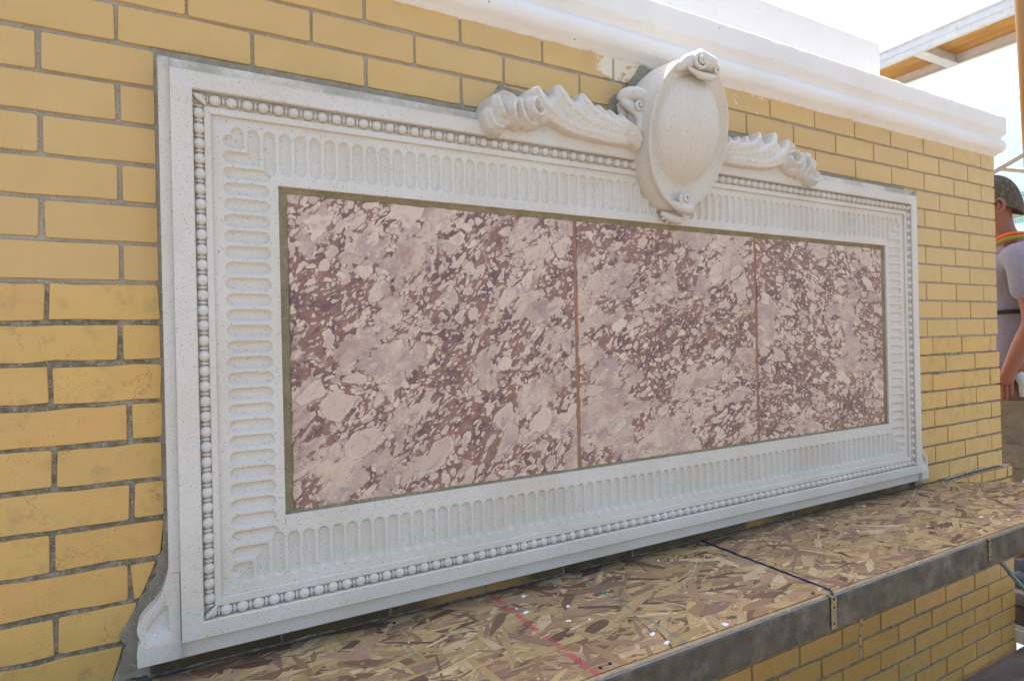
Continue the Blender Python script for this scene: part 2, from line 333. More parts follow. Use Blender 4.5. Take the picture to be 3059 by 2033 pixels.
# ---- brick wall ----
wall = thing('brick_wall', 'long yellow glazed brick wall carrying the framed marble panel', 'wall', (1.05, .17, -2.0))
g = Geo(); g.box((XL, .0038, -1.085), (XR - .006, .34, .375)); g.box((XL, -.0080, -2.3), (3.112, .045, -1.0855)); g.make('mortar', M_mortar, wall)
def brick_poly(poly, y, mat, deep=.02, jit=.0005, flipx=None):
    if len(poly) < 3 or abs(area(poly)) < 2e-4: return
    if area(poly) < 0: poly = poly[::-1]
    q_ = []
    for p in poly:
        if not q_ or math.dist(p, q_[-1]) > .006: q_.append(p)
    if len(q_) > 3 and math.dist(q_[0], q_[-1]) < .006: q_.pop()
    poly = q_; pts = []; n = len(poly)
    if n < 3: return
    for i in range(n):
        a, b = poly[i], poly[(i + 1) % n]; l = math.dist(a, b)
        k = max(1, min(6, int(l / .035))); c0 = min(.0028, l * .22) / l
        ts = [c0] + [j / k for j in range(1, k)] + [1 - c0]
        for t in ts:
            pts.append((a[0] + t * (b[0] - a[0]) + random.gauss(0, jit) * (.25 if l < .03 else 1), a[1] + t * (b[1] - a[1]) + random.gauss(0, jit) * (.35 if t in (ts[0], ts[-1]) else 1)))
    cx = sum(p[0] for p in pts) / len(pts); cz = sum(p[1] for p in pts) / len(pts)
    nn = len(pts); nr = []
    for i in range(nn):
        t_ = Vector((pts[(i + 1) % nn][0] - pts[i - 1][0], pts[(i + 1) % nn][1] - pts[i - 1][1])); t_ = t_.normalized() if t_.length > 1e-9 else Vector((1, 0)); nr.append((-t_.y, t_.x))
    def ring(ins, yy): return [(p[0] + q[0] * ins, yy, p[1] + q[1] * ins) for p, q in zip(pts, nr)]
    m = len(pts); tilt = random.gauss(0, .0004)
    V = ring(.0009, y + tilt) + ring(0, y + .0011 + tilt) + ring(0, y + deep)
    F = [tuple(range(m))]
    for k in range(2):
        for j in range(m):
            a = k * m + j; b = k * m + (j + 1) % m; F.append((b, a, a + m, b + m))
    if flipx is not None: V = [(flipx - (v[1] - y), .012 + v[0], v[2]) for v in V]
    mesh('brick', V, F, mat, wall, 40)
# exclusions: convex polygons to cut bricks against (keep outside): list of (applies(cx,cz), (a,b,c) keep a*x+b*z<=c)
FL, FR = .0545, 2 * CX - .0545          # frame mortar edges
def flare_x(z):                        # left limit of brick near the flare
    pts = [(-.80, .0545), (-.869, .0525), (-.88, .042), (-.91, .037), (-.939, .021), (-.957, .008), (-.981, -.008), (-1.007, -.016), (-1.02, -.010), (-1.05, -.018), (-1.10, -.03)]
    if z > pts[0][0]: return FL
    for (z0, x0), (z1, x1) in zip(pts, pts[1:]):
        if z >= z1: return x0 + (x1 - x0) * (z0 - z) / (z0 - z1)
    return pts[-1][1]
def cut_left(poly, side):             # side -1: left bricks, +1 right (mirrored)
    zs = [p[1] for p in poly]; z0, z1 = min(zs), max(zs)
    xa, xb = flare_x(z1), flare_x(z0)
    if side > 0: xa, xb = 2 * CX - xa, 2 * CX - xb
    a, b = (z1 - z0), -(xa - xb); c = a * xa + b * z1    # line through (xa,z1),(xb,z0)
    return clip(poly, a, b, c) if side < 0 else clip(poly, -a, -b, -c)
def add_row(r, x0, x1, heads, z0=None, z1=None, side=0, y=0., mat=None, bed=.0074, head=.0066, jit=.0005):
    z0 = r * P_ if z0 is None else z0; z1 = (r + 1) * P_ if z1 is None else z1
    hs = [x0 - head / 2] + sorted(h for h in heads if x0 + .012 < h < x1 - .012) + [x1 + head / 2]
    for a, b in zip(hs, hs[1:]):
        h2 = head / 2 * random.uniform(.75, 1.2)
        dz = random.gauss(0, .0006)
        poly = [(a + h2, z0 + bed / 2 + dz), (b - h2, z0 + bed / 2 + dz), (b - h2, z1 - bed / 2 + dz), (a + h2, z1 - bed / 2 + dz)]
        yield poly, y, mat, jit
def emit(it, side=0):
    for poly, y, mat, jit in it:
        polys = [poly]
        if side: polys = [cut_left(poly, side)]
        for p in polys: brick_poly(p, y + random.gauss(0, .0003), mat, jit=jit)
def left_heads(par): return [(k) * L / 2 for k in range(-12, 14) if k % 2 == par]
def right_heads(par): return [(k - .385) * L / 2 for k in range(12, 32) if k % 2 == par]
# rows above the surround
def around(poly, cuts):
    out = [poly]
    return out
swag_clip_rowA = [(.736, .068), (.709, .036), (.701, .014), (.692, .0)]
for r in (0, 1, 2):
    par = 0 if r in (0, 2) else 1
    z1 = .205 if r == 2 else None
    xs = {0: (.715, 2 * CX - .70), 1: (1.062, 2 * CX - 1.062), 2: (1.150, 2 * CX - 1.135)}[r]
    for poly, y, mat, jit in add_row(r, XL, xs[0] + .03, left_heads(par), z1=z1, mat=M_brick_new):
        if r == 0: poly = clip(poly, 1, -.62, .692); 
        if r == 1: poly = clip(clip(poly, 1, -.15, 1.088), .35, -1, .300) if poly[0][0] > .85 else poly
        if r == 2: poly = clip(poly, 1, -.9, .985)
        brick_poly(poly, y, mat, jit=jit)
    for poly, y, mat, jit in add_row(r, xs[1] - .03, XR, right_heads(par), z1=z1, mat=M_brick_new):
        m = 2 * CX
        if r == 0: poly = clip(poly, -1, -.62, -(m - .692))
        if r == 1: poly = clip(poly, -1, -.2, -(m - 1.088))
        if r == 2: poly = clip(poly, -1, -.9, -(m - .985))
        brick_poly(poly, y, mat, jit=jit)
# thin bricks continue over the left part of the wing
emit(add_row(0, .742, 1.05, [.742 + .0, .9721], z0=.052, mat=M_brick_new), 0)
# rows beside the surround
for r in range(-1, -17, -1):
    newL = r >= -6; newR = r >= -8
    par = 1 if r % 2 else 0
    sp = {-7: -.102, -8: -.001}.get(r, (-.100 if r % 2 else .006))
    heads = left_heads(par) if newL else [sp + n * L * 1.02 + random.gauss(0, .002) for n in range(-6, 2)]
    emit(add_row(r, XL, .0545, heads, mat=M_brick_new if newL else M_brick_old, bed=.0074 if newL else .0085, jit=.0004 if newL else .0011), -1)
    hR = right_heads(par) if newR else [(2.64 if r % 2 == 0 else 2.545) + n * .2175 + random.gauss(0, .003) for n in range(-3, 4)]
    xe = XR + (.0 if newR else (-.014 if r > -10 else .012)) + random.gauss(0, .002)
    emit(add_row(r, 2 * CX - .0545, xe, hR, mat=M_brick_new if newR else M_brick_old, bed=.0070 if newR else .0078, jit=.0004 if newR else .0009), 1)
# course under the surround; the gap's shade is painted into its brick colour
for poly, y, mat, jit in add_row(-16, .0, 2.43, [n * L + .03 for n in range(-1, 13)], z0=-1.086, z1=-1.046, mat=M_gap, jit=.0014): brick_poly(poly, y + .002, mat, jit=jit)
# lower wall below the shelf
zt = -1.540 + 6 * P_
for i in range(-1, 12):
    z1 = zt + P_ - i * P_ - P_; z0 = z1 - P_
    if i == -1: z0, z1 = zt, -1.0865
    off = 2.894 if (i % 2 == 0) else 3.000
    hs = [off - n * L + random.gauss(0, .0025) for n in range(-1, 12)] if i >= 0 else [3.075 - n * L / 2 for n in range(30)]
    low_j = .0013 if True else 0
    emit(add_row(0, 1.3 if i < 0 else .4, 3.118 + random.gauss(0, .002), hs, z0=z0, z1=z1, y=-.012, mat=M_brick_low, bed=.0095, head=.0085, jit=.0009))
# return face of the wall end
for r in range(-16, 3):
    z0, z1 = r * P_, min((r + 1) * P_, .2); hs = [0, .10, .32] if r % 2 else [0, .213, .32]
    for a, b in zip(hs, hs[1:]):
        brick_poly([(a + .003, z0 + .004), (b - .003, z0 + .004), (b - .003, z1 - .004), (a + .003, z1 - .004)], 0, M_brick_new if r >= -8 else M_brick_old, flipx=XR)
# mortar packing round the surround
def slab(name, poly, y0, y1, mat, parent, jag=.0012, step=.008, smooth=None, bevel=.0015):
    if area(poly) < 0: poly = poly[::-1]
    pts = []; n = len(poly)
    for i in range(n):
        a, b = poly[i], poly[(i + 1) % n]; k = max(1, int(math.dist(a, b) / step))
        for j in range(k): pts.append((a[0] + (b[0] - a[0]) * j / k + random.gauss(0, jag), a[1] + (b[1] - a[1]) * j / k + random.gauss(0, jag)))
    m = len(pts); nr = []
    for i in range(m):
        t = Vector((pts[(i + 1) % m][0] - pts[i - 1][0], pts[(i + 1) % m][1] - pts[i - 1][1])); t = t.normalized() if t.length > 0 else Vector((1, 0)); nr.append((-t.y, t.x))
    V = [(p[0] + q[0] * bevel, y0, p[1] + q[1] * bevel) for p, q in zip(pts, nr)] + [(p[0], y0 + bevel, p[1]) for p in pts] + [(p[0], y1, p[1]) for p in pts]
    F = [tuple(range(m))] + [(k * m + (j + 1) % m, k * m + j, k * m + j + m, k * m + (j + 1) % m + m) for k in range(2) for j in range(m)]
    return mesh(name, V, F, mat, parent, smooth)
lf = [(.062, -.80), (.053, -.80), (.052, -.869), (.043, -.88), (.039, -.91), (.023, -.939), (.010, -.957), (-.006, -.981), (-.014, -1.007), (-.008, -1.019), (-.011, -1.036), (-.026, -1.078), (.03, -1.078), (.03, -1.0), (.062, -.95)]
slab('mortar_patch', lf, -.004, .02, M_mortar_fill, wall, .0016)
slab('mortar_patch', [(2 * CX - x, z) for x, z in lf], -.004, .02, M_mortar_fill, wall, .0016)
slab('mortar_patch', [(.0495, .0035), (.69, .0035), (.69, -.03), (.065, -.03), (.065, -.8), (.0495, -.8)], .0015, .02, M_mortar_fill, wall, .0006)
slab('mortar_patch', [(2 * CX - x, z) for x, z in [(.0495, .0035), (.69, .0035), (.69, -.03), (.065, -.03), (.065, -.8), (.0495, -.8)]], .0015, .02, M_mortar_fill, wall, .0006)
for mir in (0, 1):
    pl = [(.690, .0), (.700, .018), (.709, .037), (.738, .062), (.80, .054), (1.04, .052), (1.047, .08), (1.062, .10), (1.10, .124), (1.15, .19), (1.17, .19), (1.17, -.02), (.69, -.02)]
    if mir: pl = [(2 * CX - x, z) for x, z in pl]
    slab('mortar_patch', pl, -.006, .02, M_mortar_fill, wall, .001)
g = Geo()
for i in range(34):
    x = 2.60 + .42 * i / 45 + .0 + random.gauss(0, .004); rr = random.uniform(.002, .005) * (1 if i < 40 else .6)
    bm = bmesh.new(); bmesh.ops.create_icosphere(bm, subdivisions=1, radius=1)
    bm.verts.index_update(); zz = -1.081 + random.gauss(0, .0015) + .010 * (i / 45)
    g.add([(x + v.co.x * rr * 1.8, -.003 + v.co.y * rr * .7, zz + v.co.z * rr * .8) for v in bm.verts], [tuple(v.index for v in f.verts) for f in bm.faces]); bm.free()
g.make('mortar_smear', simple('pale_smear', (.44, .43, .38), .9, .25, 60), wall, 60)

# ---- cornice ----
corn = thing('cornice', 'white painted moulded cornice running along the wall top', 'cornice', (1.05, .1, .197))
prof = [(-.003, .192), (.002, .196), (.006, .199), (.010, .205), (.020, .2095), (.027, .217), (.0315, .227), (.0325, .238), (.0305, .249), (.026, .257), (.0205, .2625), (.0195, .2665), (.0205, .270),
        (.0235, .276), (.0295, .283), (.0315, .288), (.0325, .289), (.0325, .30), (.0325, .315), (.0325, .335), (.0322, .350), (.029, .3545), (.020, .361), (.008, .3695), (-.006, .379), (-.03, .383), (-.2, .388)]
V = []; F = []
path = [(x, 0, 0, -1) for x in np.arange(XL, XR, .007)] + [(XR, 0, .7, -.7)] + [(XR, y, 1, 0) for y in np.arange(.008, .4, .02)]
npf = len(prof)
for i, (px, py, nx, ny) in enumerate(path):
    for j, (dd, z) in enumerate(prof):
        k = 1.41 if (nx and ny) else 1
        q = Vector((px * 22, py * 22, z * 60)); a = noise.noise(q) * .0011 + noise.noise(q * 4.2) * .0007
        zz = noise.noise(Vector((px * 35, j * .7, 3.3))) * .0014 + noise.noise(Vector((px * 110, j * 2.1, 7.3))) * .0009
        amp = 1.0
        if j <= 2: amp = 1.9
        if 19 <= j <= 24: amp = 2.0
        V.append((px + nx * k * (dd + a), py + ny * k * (dd + a), z + zz * amp))
    if i:
        for j in range(npf - 1):
            a = (i - 1) * npf + j; F.append((a, a + npf, a + npf + 1, a + 1))
mesh('moulding', V, F, M_plaster, corn, 50)
att = thing('parapet_block', 'plain white block set back on top of the cornice', 'parapet', (1.0, .3, .385))
g = Geo(); g.box((XL, .2, .38), (2.60, .8, .655), .004); g.make('block', M_plaster, att, 40)

# ------------------------------------------------------------------ stone surround
pan = thing('stone_surround', 'white speckled stone frame with oval cartouche around the three marble slabs', 'frame', (CX, -.02, -1.046))
def ring(name, prof, mat, smooth=None):      # prof: (left inset x, top z, bottom z, y)
    V = []; F = []
    for (x, zt_, zb, y) in prof: V += [(x, y, zt_), (2 * CX - x, y, zt_), (2 * CX - x, y, zb), (x, y, zb)]
    for i in range(len(prof) - 1):
        for j in range(4): a = i * 4 + j; b = i * 4 + (j + 1) % 4; F.append((a, a + 4, b + 4, b))
    return mesh(name, V, F, mat, pan, smooth)
YB, YO, YF, YI, YC = -.055, -.042, -.040, -.046, -.0405
# outer slip with the flared feet
fl = [(.0605, -.861), (.0600, -.889), (.0590, -.8970), (.0588, -.8990), (.056, -.91), (.048, -.934), (.038, -.948), (.029, -.956), (.020, -.966), (.0145, -.975), (.0135, -.985), (.0155, -.995), (.0195, -1.001), (.0165, -1.006), (.0135, -1.011), (.0130, -1.046)]
fl = curve(fl[:12], 4) + fl[12:]
poly = [(.0605, -.026)] + fl
full = poly + [(2 * CX - x, z) for x, z in reversed(poly)]
# inner boundary of the slip is the band edge; build as strips
def slip(side):
    s = (lambda x: x) if side < 0 else (lambda x: 2 * CX - x)
    V = []; F = []; n = len(poly)
    inner = .0775
    for k, (x, z) in enumerate(poly):
        t = Vector((poly[min(k + 1, n - 1)][0] - poly[max(k - 1, 0)][0], poly[min(k + 1, n - 1)][1] - poly[max(k - 1, 0)][1])).normalized()
        nx, nz = (-t.y, t.x) if -t.y > 0 else (t.y, -t.x)
        if k == n - 1: nx, nz = 1, 1
        yo = YO + (.0062 if z < -.8982 else 0)
        V += [(s(x), .004, z), (s(x), yo + .0025, z), (s(x + nx * .0022), yo, z + nz * .0022 * (0 if k in (0, n - 1) else 1)), (s(inner), yo, z), (s(inner), YB - .0 + .001, z)]
        if k:
            for j in range(4):
                a = (k - 1) * 5 + j; f = (a, a + 1, a + 6, a + 5); F.append(f if side < 0 else f[::-1])
    return V, F
g = Geo(); [g.add(*slip(sd)) for sd in (-1, 1)]
# top and bottom slips
for (za, zb, sg) in ((-.026, -.0462, 1), (-1.046, -1.0157, -1)):
    x0, x1 = (.0605, 2 * CX - .0605) if sg > 0 else (.013, 2 * CX - .013)
    n = 60; V = []; F = []
    for i in range(n + 1):
        x = x0 + (x1 - x0) * i / n
        V += [(x, .004, za), (x, YO + .0025, za), (x, YO, za - sg * .0022), (x, YO - (.0004 if sg > 0 else .0004), zb)]
        if i:
            for j in range(3): a = (i - 1) * 4 + j; f = (a, a + 4, a + 5, a + 1); F.append(f if sg < 0 else f[::-1])
    g.add(V, F)
outer = g.make('outer_moulding', M_stone, pan)
# foot pockets: sunk triangular panels
for side in (-1, 1):
    s = (lambda x: x) if side < 0 else (lambda x: 2 * CX - x)
    pk = [(.0555, -.948), (.0595, -.954), (.0595, -.992), (.056, -.9955), (.034, -.9955), (.0275, -.990), (.0275, -.982), (.033, -.973), (.044, -.962)]
    pk = [(x * .93 + .0032, z * .93 - .0686) for x, z in pk]
    c = (sum(p[0] for p in pk) / 9, sum(p[1] for p in pk) / 9)
    outl = [(.0768, -.898), (.0600, -.898)] + [q for q in fl if -1.045 < q[1] < -.8995] + [(.0132, -1.0458), (.0768, -1.0458)]
    def hit(poly_, a):
        best = None; dx, dz = math.cos(a), math.sin(a)
        for k in range(len(poly_)):
            (x1, z1), (x2, z2) = poly_[k], poly_[(k + 1) % len(poly_)]; ex, ez = x2 - x1, z2 - z1; den = dx * ez - dz * ex
            if abs(den) < 1e-12: continue
            tt = ((x1 - c[0]) * ez - (z1 - c[1]) * ex) / den; uu = ((x1 - c[0]) * dz - (z1 - c[1]) * dx) / den
            if tt > 0 and -1e-6 <= uu <= 1 + 1e-6 and (best is None or tt < best): best = tt
        return best or .001
    NA = 160; V = []; F = []
    for (mode, f_, yy) in (('o', 1., YO + .0066), ('o', 1., YO + .0018), ('o', .985, YO), ('i', 1.10, YO), ('i', 1.02, YO + .0008), ('i', .97, YO + .0050), ('i', .90, YO + .0060), ('i', .05, YO + .0060)):
        for k in range(NA):
            a = 2 * math.pi * k / NA; r0 = hit(outl if mode == 'o' else pk, a); r0 = r0 * f_
            V.append((s(c[0] + r0 * math.cos(a)), yy, c[1] + r0 * math.sin(a)))
    for q in range(7):
        for k in range(NA): a = q * NA + k; b = q * NA + (k + 1) % NA; F.append((a, b, b + NA, a + NA))
    F.append(tuple(7 * NA + k for k in range(NA)))
    if side > 0: F = [f[::-1] for f in F]
    mesh('foot_pocket', V, F, M_stone, pan, 50)
ring('band', [(.0772, -.0462, -1.0157, YO), (.0774, -.0464, -1.0155, YB + .002), (.0790, -.0480, -1.0139, YB), (.1100, -.0757, -.9883, YB), (.1116, -.0775, -.9865, YB + .0020), (.1118, -.0777, -.9863, YC), (.1290, -.1015, -.9680, YC)], M_stone)
ring('fillet', [(.1285, -.1010, -.9685, YC), (.1285, -.1012, -.9683, YI + .0012), (.1295, -.1022, -.9673, YI), (.1385, -.1128, -.9557, YI), (.1395, -.1138, -.9547, YI + .0012), (.1397, -.1141, -.9544, YF)], M_stone)
# beads
def bead_mesh(ax):
    V = []; F = []; n = 12; m = 8; R = .0099
    rows = []
    for i in range(m + 1):
        a = -math.pi / 2 * .92 + math.pi * .92 * i / m; rows.append((R * 1.05 * math.sin(a), R * math.cos(a)))
    pf = [(-.0133, .0060), (-.0128, .0078), (-.0118, .0078), (-.0110, .0060)] + rows + [(.0110, .0060), (.0118, .0078), (.0128, .0078), (.0133, .0060)]
    for (t, r) in pf:
        for j in range(n):
            a = 2 * math.pi * j / n; u, v = r * math.cos(a), r * math.sin(a)
            V.append((t, u, v) if ax == 0 else (u, v, t))
    for i in range(len(pf) - 1):
        for j in range(n): a = i * n + j; b = i * n + (j + 1) % n; f = (a, b, b + n, a + n); F.append(f)
    me = bpy.data.meshes.new('bead'); me.from_pydata(V, [], F); me.materials.append(M_stone)
    bm = bmesh.new(); bm.from_mesh(me); bmesh.ops.recalc_face_normals(bm, faces=bm.faces); bm.to_mesh(me); bm.free()
    me.polygons.foreach_set('use_smooth', [True] * len(me.polygons)); return me
bH, bV = bead_mesh(0), bead_mesh(2)
YBD = -.0425
for zz in (-.0892, -.9775):
    for i in range(83):
        x = .1465 + (2 * CX - .293) * i / 82
        if zz > -.2 and 1.125 < x < 1.30: continue
        inst('bead', bH, pan, loc=(x, YBD, zz))
for xx in (.1203, 2 * CX - .1203):
    for i in range(33): inst('bead', bV, pan, loc=(xx, YBD, -.1152 - (.9525 - .1152) * i / 32))
# corner rosette leaves of the bead course
for xx, zz in ((.1203, -.0892), (2 * CX - .1203, -.0892), (.1203, -.9775), (2 * CX - .1203, -.9775)):
    g = Geo(); sx = 1 if xx < 1 else -1; sz = -1 if zz > -.5 else 1
    for k, (rr, dd) in enumerate(((.010, 0), (.007, .006), (.006, .012))):
        g.tube([(xx - sx * .008 + sx * dd, YBD - .003, zz - sz * .008), (xx + sx * dd * .6, YBD - .008, zz), (xx + sx * .012, YBD - .003, zz + sz * (.010 - dd))], [.002, rr * .55, .002], 8)
    g.make('corner_leaf', M_stone, pan, 60)
# fluted border
XFo, ZTo, ZBo = .1397, -.1141, -.9544
XFi, ZTi, ZBi = .2470, -.2255, -.8315
FW = .0106                      # half width of a flute
def capsule(n=10):
    a = [(math.cos(t), math.sin(t)) for t in np.linspace(0, math.pi, n)]
    return [(c, s_, 1) for c, s_ in a] + [(-c, -s_, -1) for c, s_ in a]
def flute_cell(G, x0, x1, z0, z1, cx, fz0, fz1, vertical=True, wv=FW):
    """rectangle x0..x1,z0..z1 with a capsule hollow along the long axis"""
    cp = capsule(); rings = []
    for ins, dep in ((-.0006, 0), (.0005, .0012), (.0018, .0034), (.0036, .0055), (.006, .0068), (.0085, .0073)):
        r = wv - ins; rings.append([(cx + c * r, (fz1 - wv if e > 0 else fz0 + wv) + s_ * r, YF + dep) for c, s_, e in cp])
    outer = []
    for (px, pz, _), (c, s_, e) in zip(rings[0], cp):
        # project outward on the cell rectangle
        if abs(s_) > .64: qz = z1 if e > 0 else z0; k_ = max(-1, min(1, c / .766)); qx = cx + (x1 - cx) * k_ if c > 0 else cx + (cx - x0) * k_
        else: qx = x1 if c > 0 else x0; b0 = fz1 - wv if e > 0 else fz0 + wv; zz_ = z1 if e > 0 else z0; qz = b0 + (zz_ - b0) * min(1, abs(s_) / .643)
        outer.append((qx, qz, YF))
    allr = [outer] + rings; n = len(cp); V = []; F = []
    for rg in allr:
        for (a, b, y) in rg: V.append((a, y, b) if vertical else (b, y, a))
    for k in range(len(allr) - 1):
        for j in range(n):
            a = k * n + j; b = k * n + (j + 1) % n; f = (a, b, b + n, a + n); F.append(f if vertical else f[::-1])
    last = (len(allr) - 1) * n; f = tuple(last + j for j in range(n)); F.append(f if vertical else f[::-1]); G.add(V, F)
g = Geo()
NH, NV = 74, 24
h0 = .2345; hp = (2 * CX - 2 * h0) / (NH - 1); v0 = -.2115; vp = (.8570 - .2115) / (NV - 1)
cxL = h0 + hp / 2; cvT = v0 - vp / 2        # corner squares end here
for i in range(1, NH - 1):
    x = h0 + hp * i
    flute_cell(g, x - hp / 2, x + hp / 2, ZTi, ZTo, x, -.2065, -.1295)
    flute_cell(g, x - hp / 2, x + hp / 2, ZBo, ZBi, x, -.9395, -.8610)
for i in range(1, NV - 1):
    z = v0 - vp * i
    flute_cell(g, z - vp / 2, z + vp / 2, XFo, XFi, z, .1570, .2325, False, FW + .0004)
    flute_cell(g, z - vp / 2, z + vp / 2, 2 * CX - XFi, 2 * CX - XFo, z, 2 * CX - .2325, 2 * CX - .1570, False, FW + .0004)
# corners as height fields
def capd(px, pz, cx, a, b, r, vert):
    if vert: dx = px - cx; dz = np.maximum(0, np.maximum(a + r - pz, pz - (b - r)))
    else: dx = pz - cx; dz = np.maximum(0, np.maximum(a + r - px, px - (b - r)))
    return r - np.sqrt(dx * dx + dz * dz)        # >0 inside
def corner(mx, mz):
    xs = np.arange(XFo, cxL + .0008, .0011); xs = np.append(xs[:-1], cxL)
    zt = np.arange(ZTo, cvT - .0008, -.0011); zt = np.append(zt[:-1], cvT)
    X, Z = np.meshgrid(xs, zt)
    up = (X - XFo) * ((ZTo - cvT) / (cxL - XFo)) > (ZTo - Z)      # right/top of the mitre -> vertical flutes
    ins = np.full(X.shape, -1.)
    for k in range(3):
        cxk = h0 - hp * k
        ins = np.maximum(ins, np.where(up, capd(X, Z, cxk, -.2065 - .004, -.1295, FW, True), -1))
        cz = v0 + vp * k
        ins = np.maximum(ins, np.where(~up, capd(X, Z, cz, .1570, .2325 + .004, FW, False), -1))
    dep = np.interp(ins, [-1, 0, .001, .0026, .005, .0095], [0, 0, .0018, .0042, .0062, .0073])
    r0, r1 = X.shape
    # inner recess corner must not be covered
    keep = ~((X > XFi) & (Z < ZTi))
    V = np.stack([X, YF + dep, Z], -1).reshape(-1, 3)
    idx = np.arange(r0 * r1).reshape(r0, r1); kq = keep[:-1, :-1] & keep[1:, 1:] | keep[:-1, 1:] & keep[1:, :-1] & keep[:-1, :-1]
    a, b, c_, d_ = idx[:-1, :-1][kq], idx[:-1, 1:][kq], idx[1:, 1:][kq], idx[1:, :-1][kq]
    F = np.stack([a, d_, c_, b], 1)
    if mx: V[:, 0] = 2 * CX - V[:, 0]
    if mz: V[:, 2] = (ZTo + ZBo) + 0 - V[:, 2] if True else V[:, 2]
    if mx != mz: F = F[:, ::-1]
    g.add(V.tolist(), F.tolist())
for mx in (0, 1):
    for mz in (0, 1): corner(mx, mz)
# lips of the recess
border = g.make('fluted_border', M_stone, pan, 42)
ring('recess_lip', [(XFi - .004, ZTi + .004, ZBi - .004, YF - .0003), (XFi + .0004, ZTi - .0004, ZBi + .0004, YF - .0003), (XFi + .001, ZTi - .001, ZBi + .001, YF + .001), (XFi + .001, ZTi - .001, ZBi + .001, -.02)], M_stone)
# fill small leftovers behind the field so no gap shows
g = Geo()
g.box((.07, -.0300, -.2265), (2 * CX - .07, .004, -.03)); g.box((.07, -.0300, -1.02), (2 * CX - .07, .004, -.8305))
g.box((.07, -.0300, -.8304), (.247, .004, -.2266)); g.box((2 * CX - .247, -.0300, -.8304), (2 * CX - .07, .004, -.2266))
g.make('backing', M_stone, pan)

# ---- marble slabs and joints ----
g = Geo()
mo = ring('joint_bed', [(XFi + .0008, ZTi - .0008, ZBi + .0008, -.0345), (XFi + .0075, ZTi - .0055, ZBi + .0055, -.0325), (XFi + .017, ZTi - .012, ZBi + .012, -.0300), (XFi + .03, ZTi - .03, ZBi + .03, -.024)], M_mortar_olive)
g.box((XFi - .003, -.025, ZBi - .002), (2 * CX - XFi + .003, -.002, ZTi + .002)); g.make('joint_back', M_mortar_olive, pan)
mx0, mx1 = .2640, 2 * CX - .2625; mzt, mzb = -.2385, -.8255
cuts = [(mx0, .9045), (.9150, 1.5345), (1.5440, mx1)]
labels = ['left marble slab, the widest in view, with large mauve clouds', 'middle marble slab with dense dark red matrix', 'right marble slab beside the far end of the frame']
for (a, b), lb, yy in zip(cuts, labels, (-.0325, -.0318, -.0322)):
    n = []
    o = slab('marble_slab', [(a, mzb), (b, mzb), (b, mzt), (a, mzt)], yy, -.01, M_marble, pan, .0009, .012, None, .0012); o['label'] = lb
for a, b in ((.9043, .9152), (1.5343, 1.5442)):
    slab('grout_line', [(a, mzb), (b, mzb), (b, mzt), (a, mzt)], -.0305, -.01, M_grout, pan, .0003, .012, None, .001)

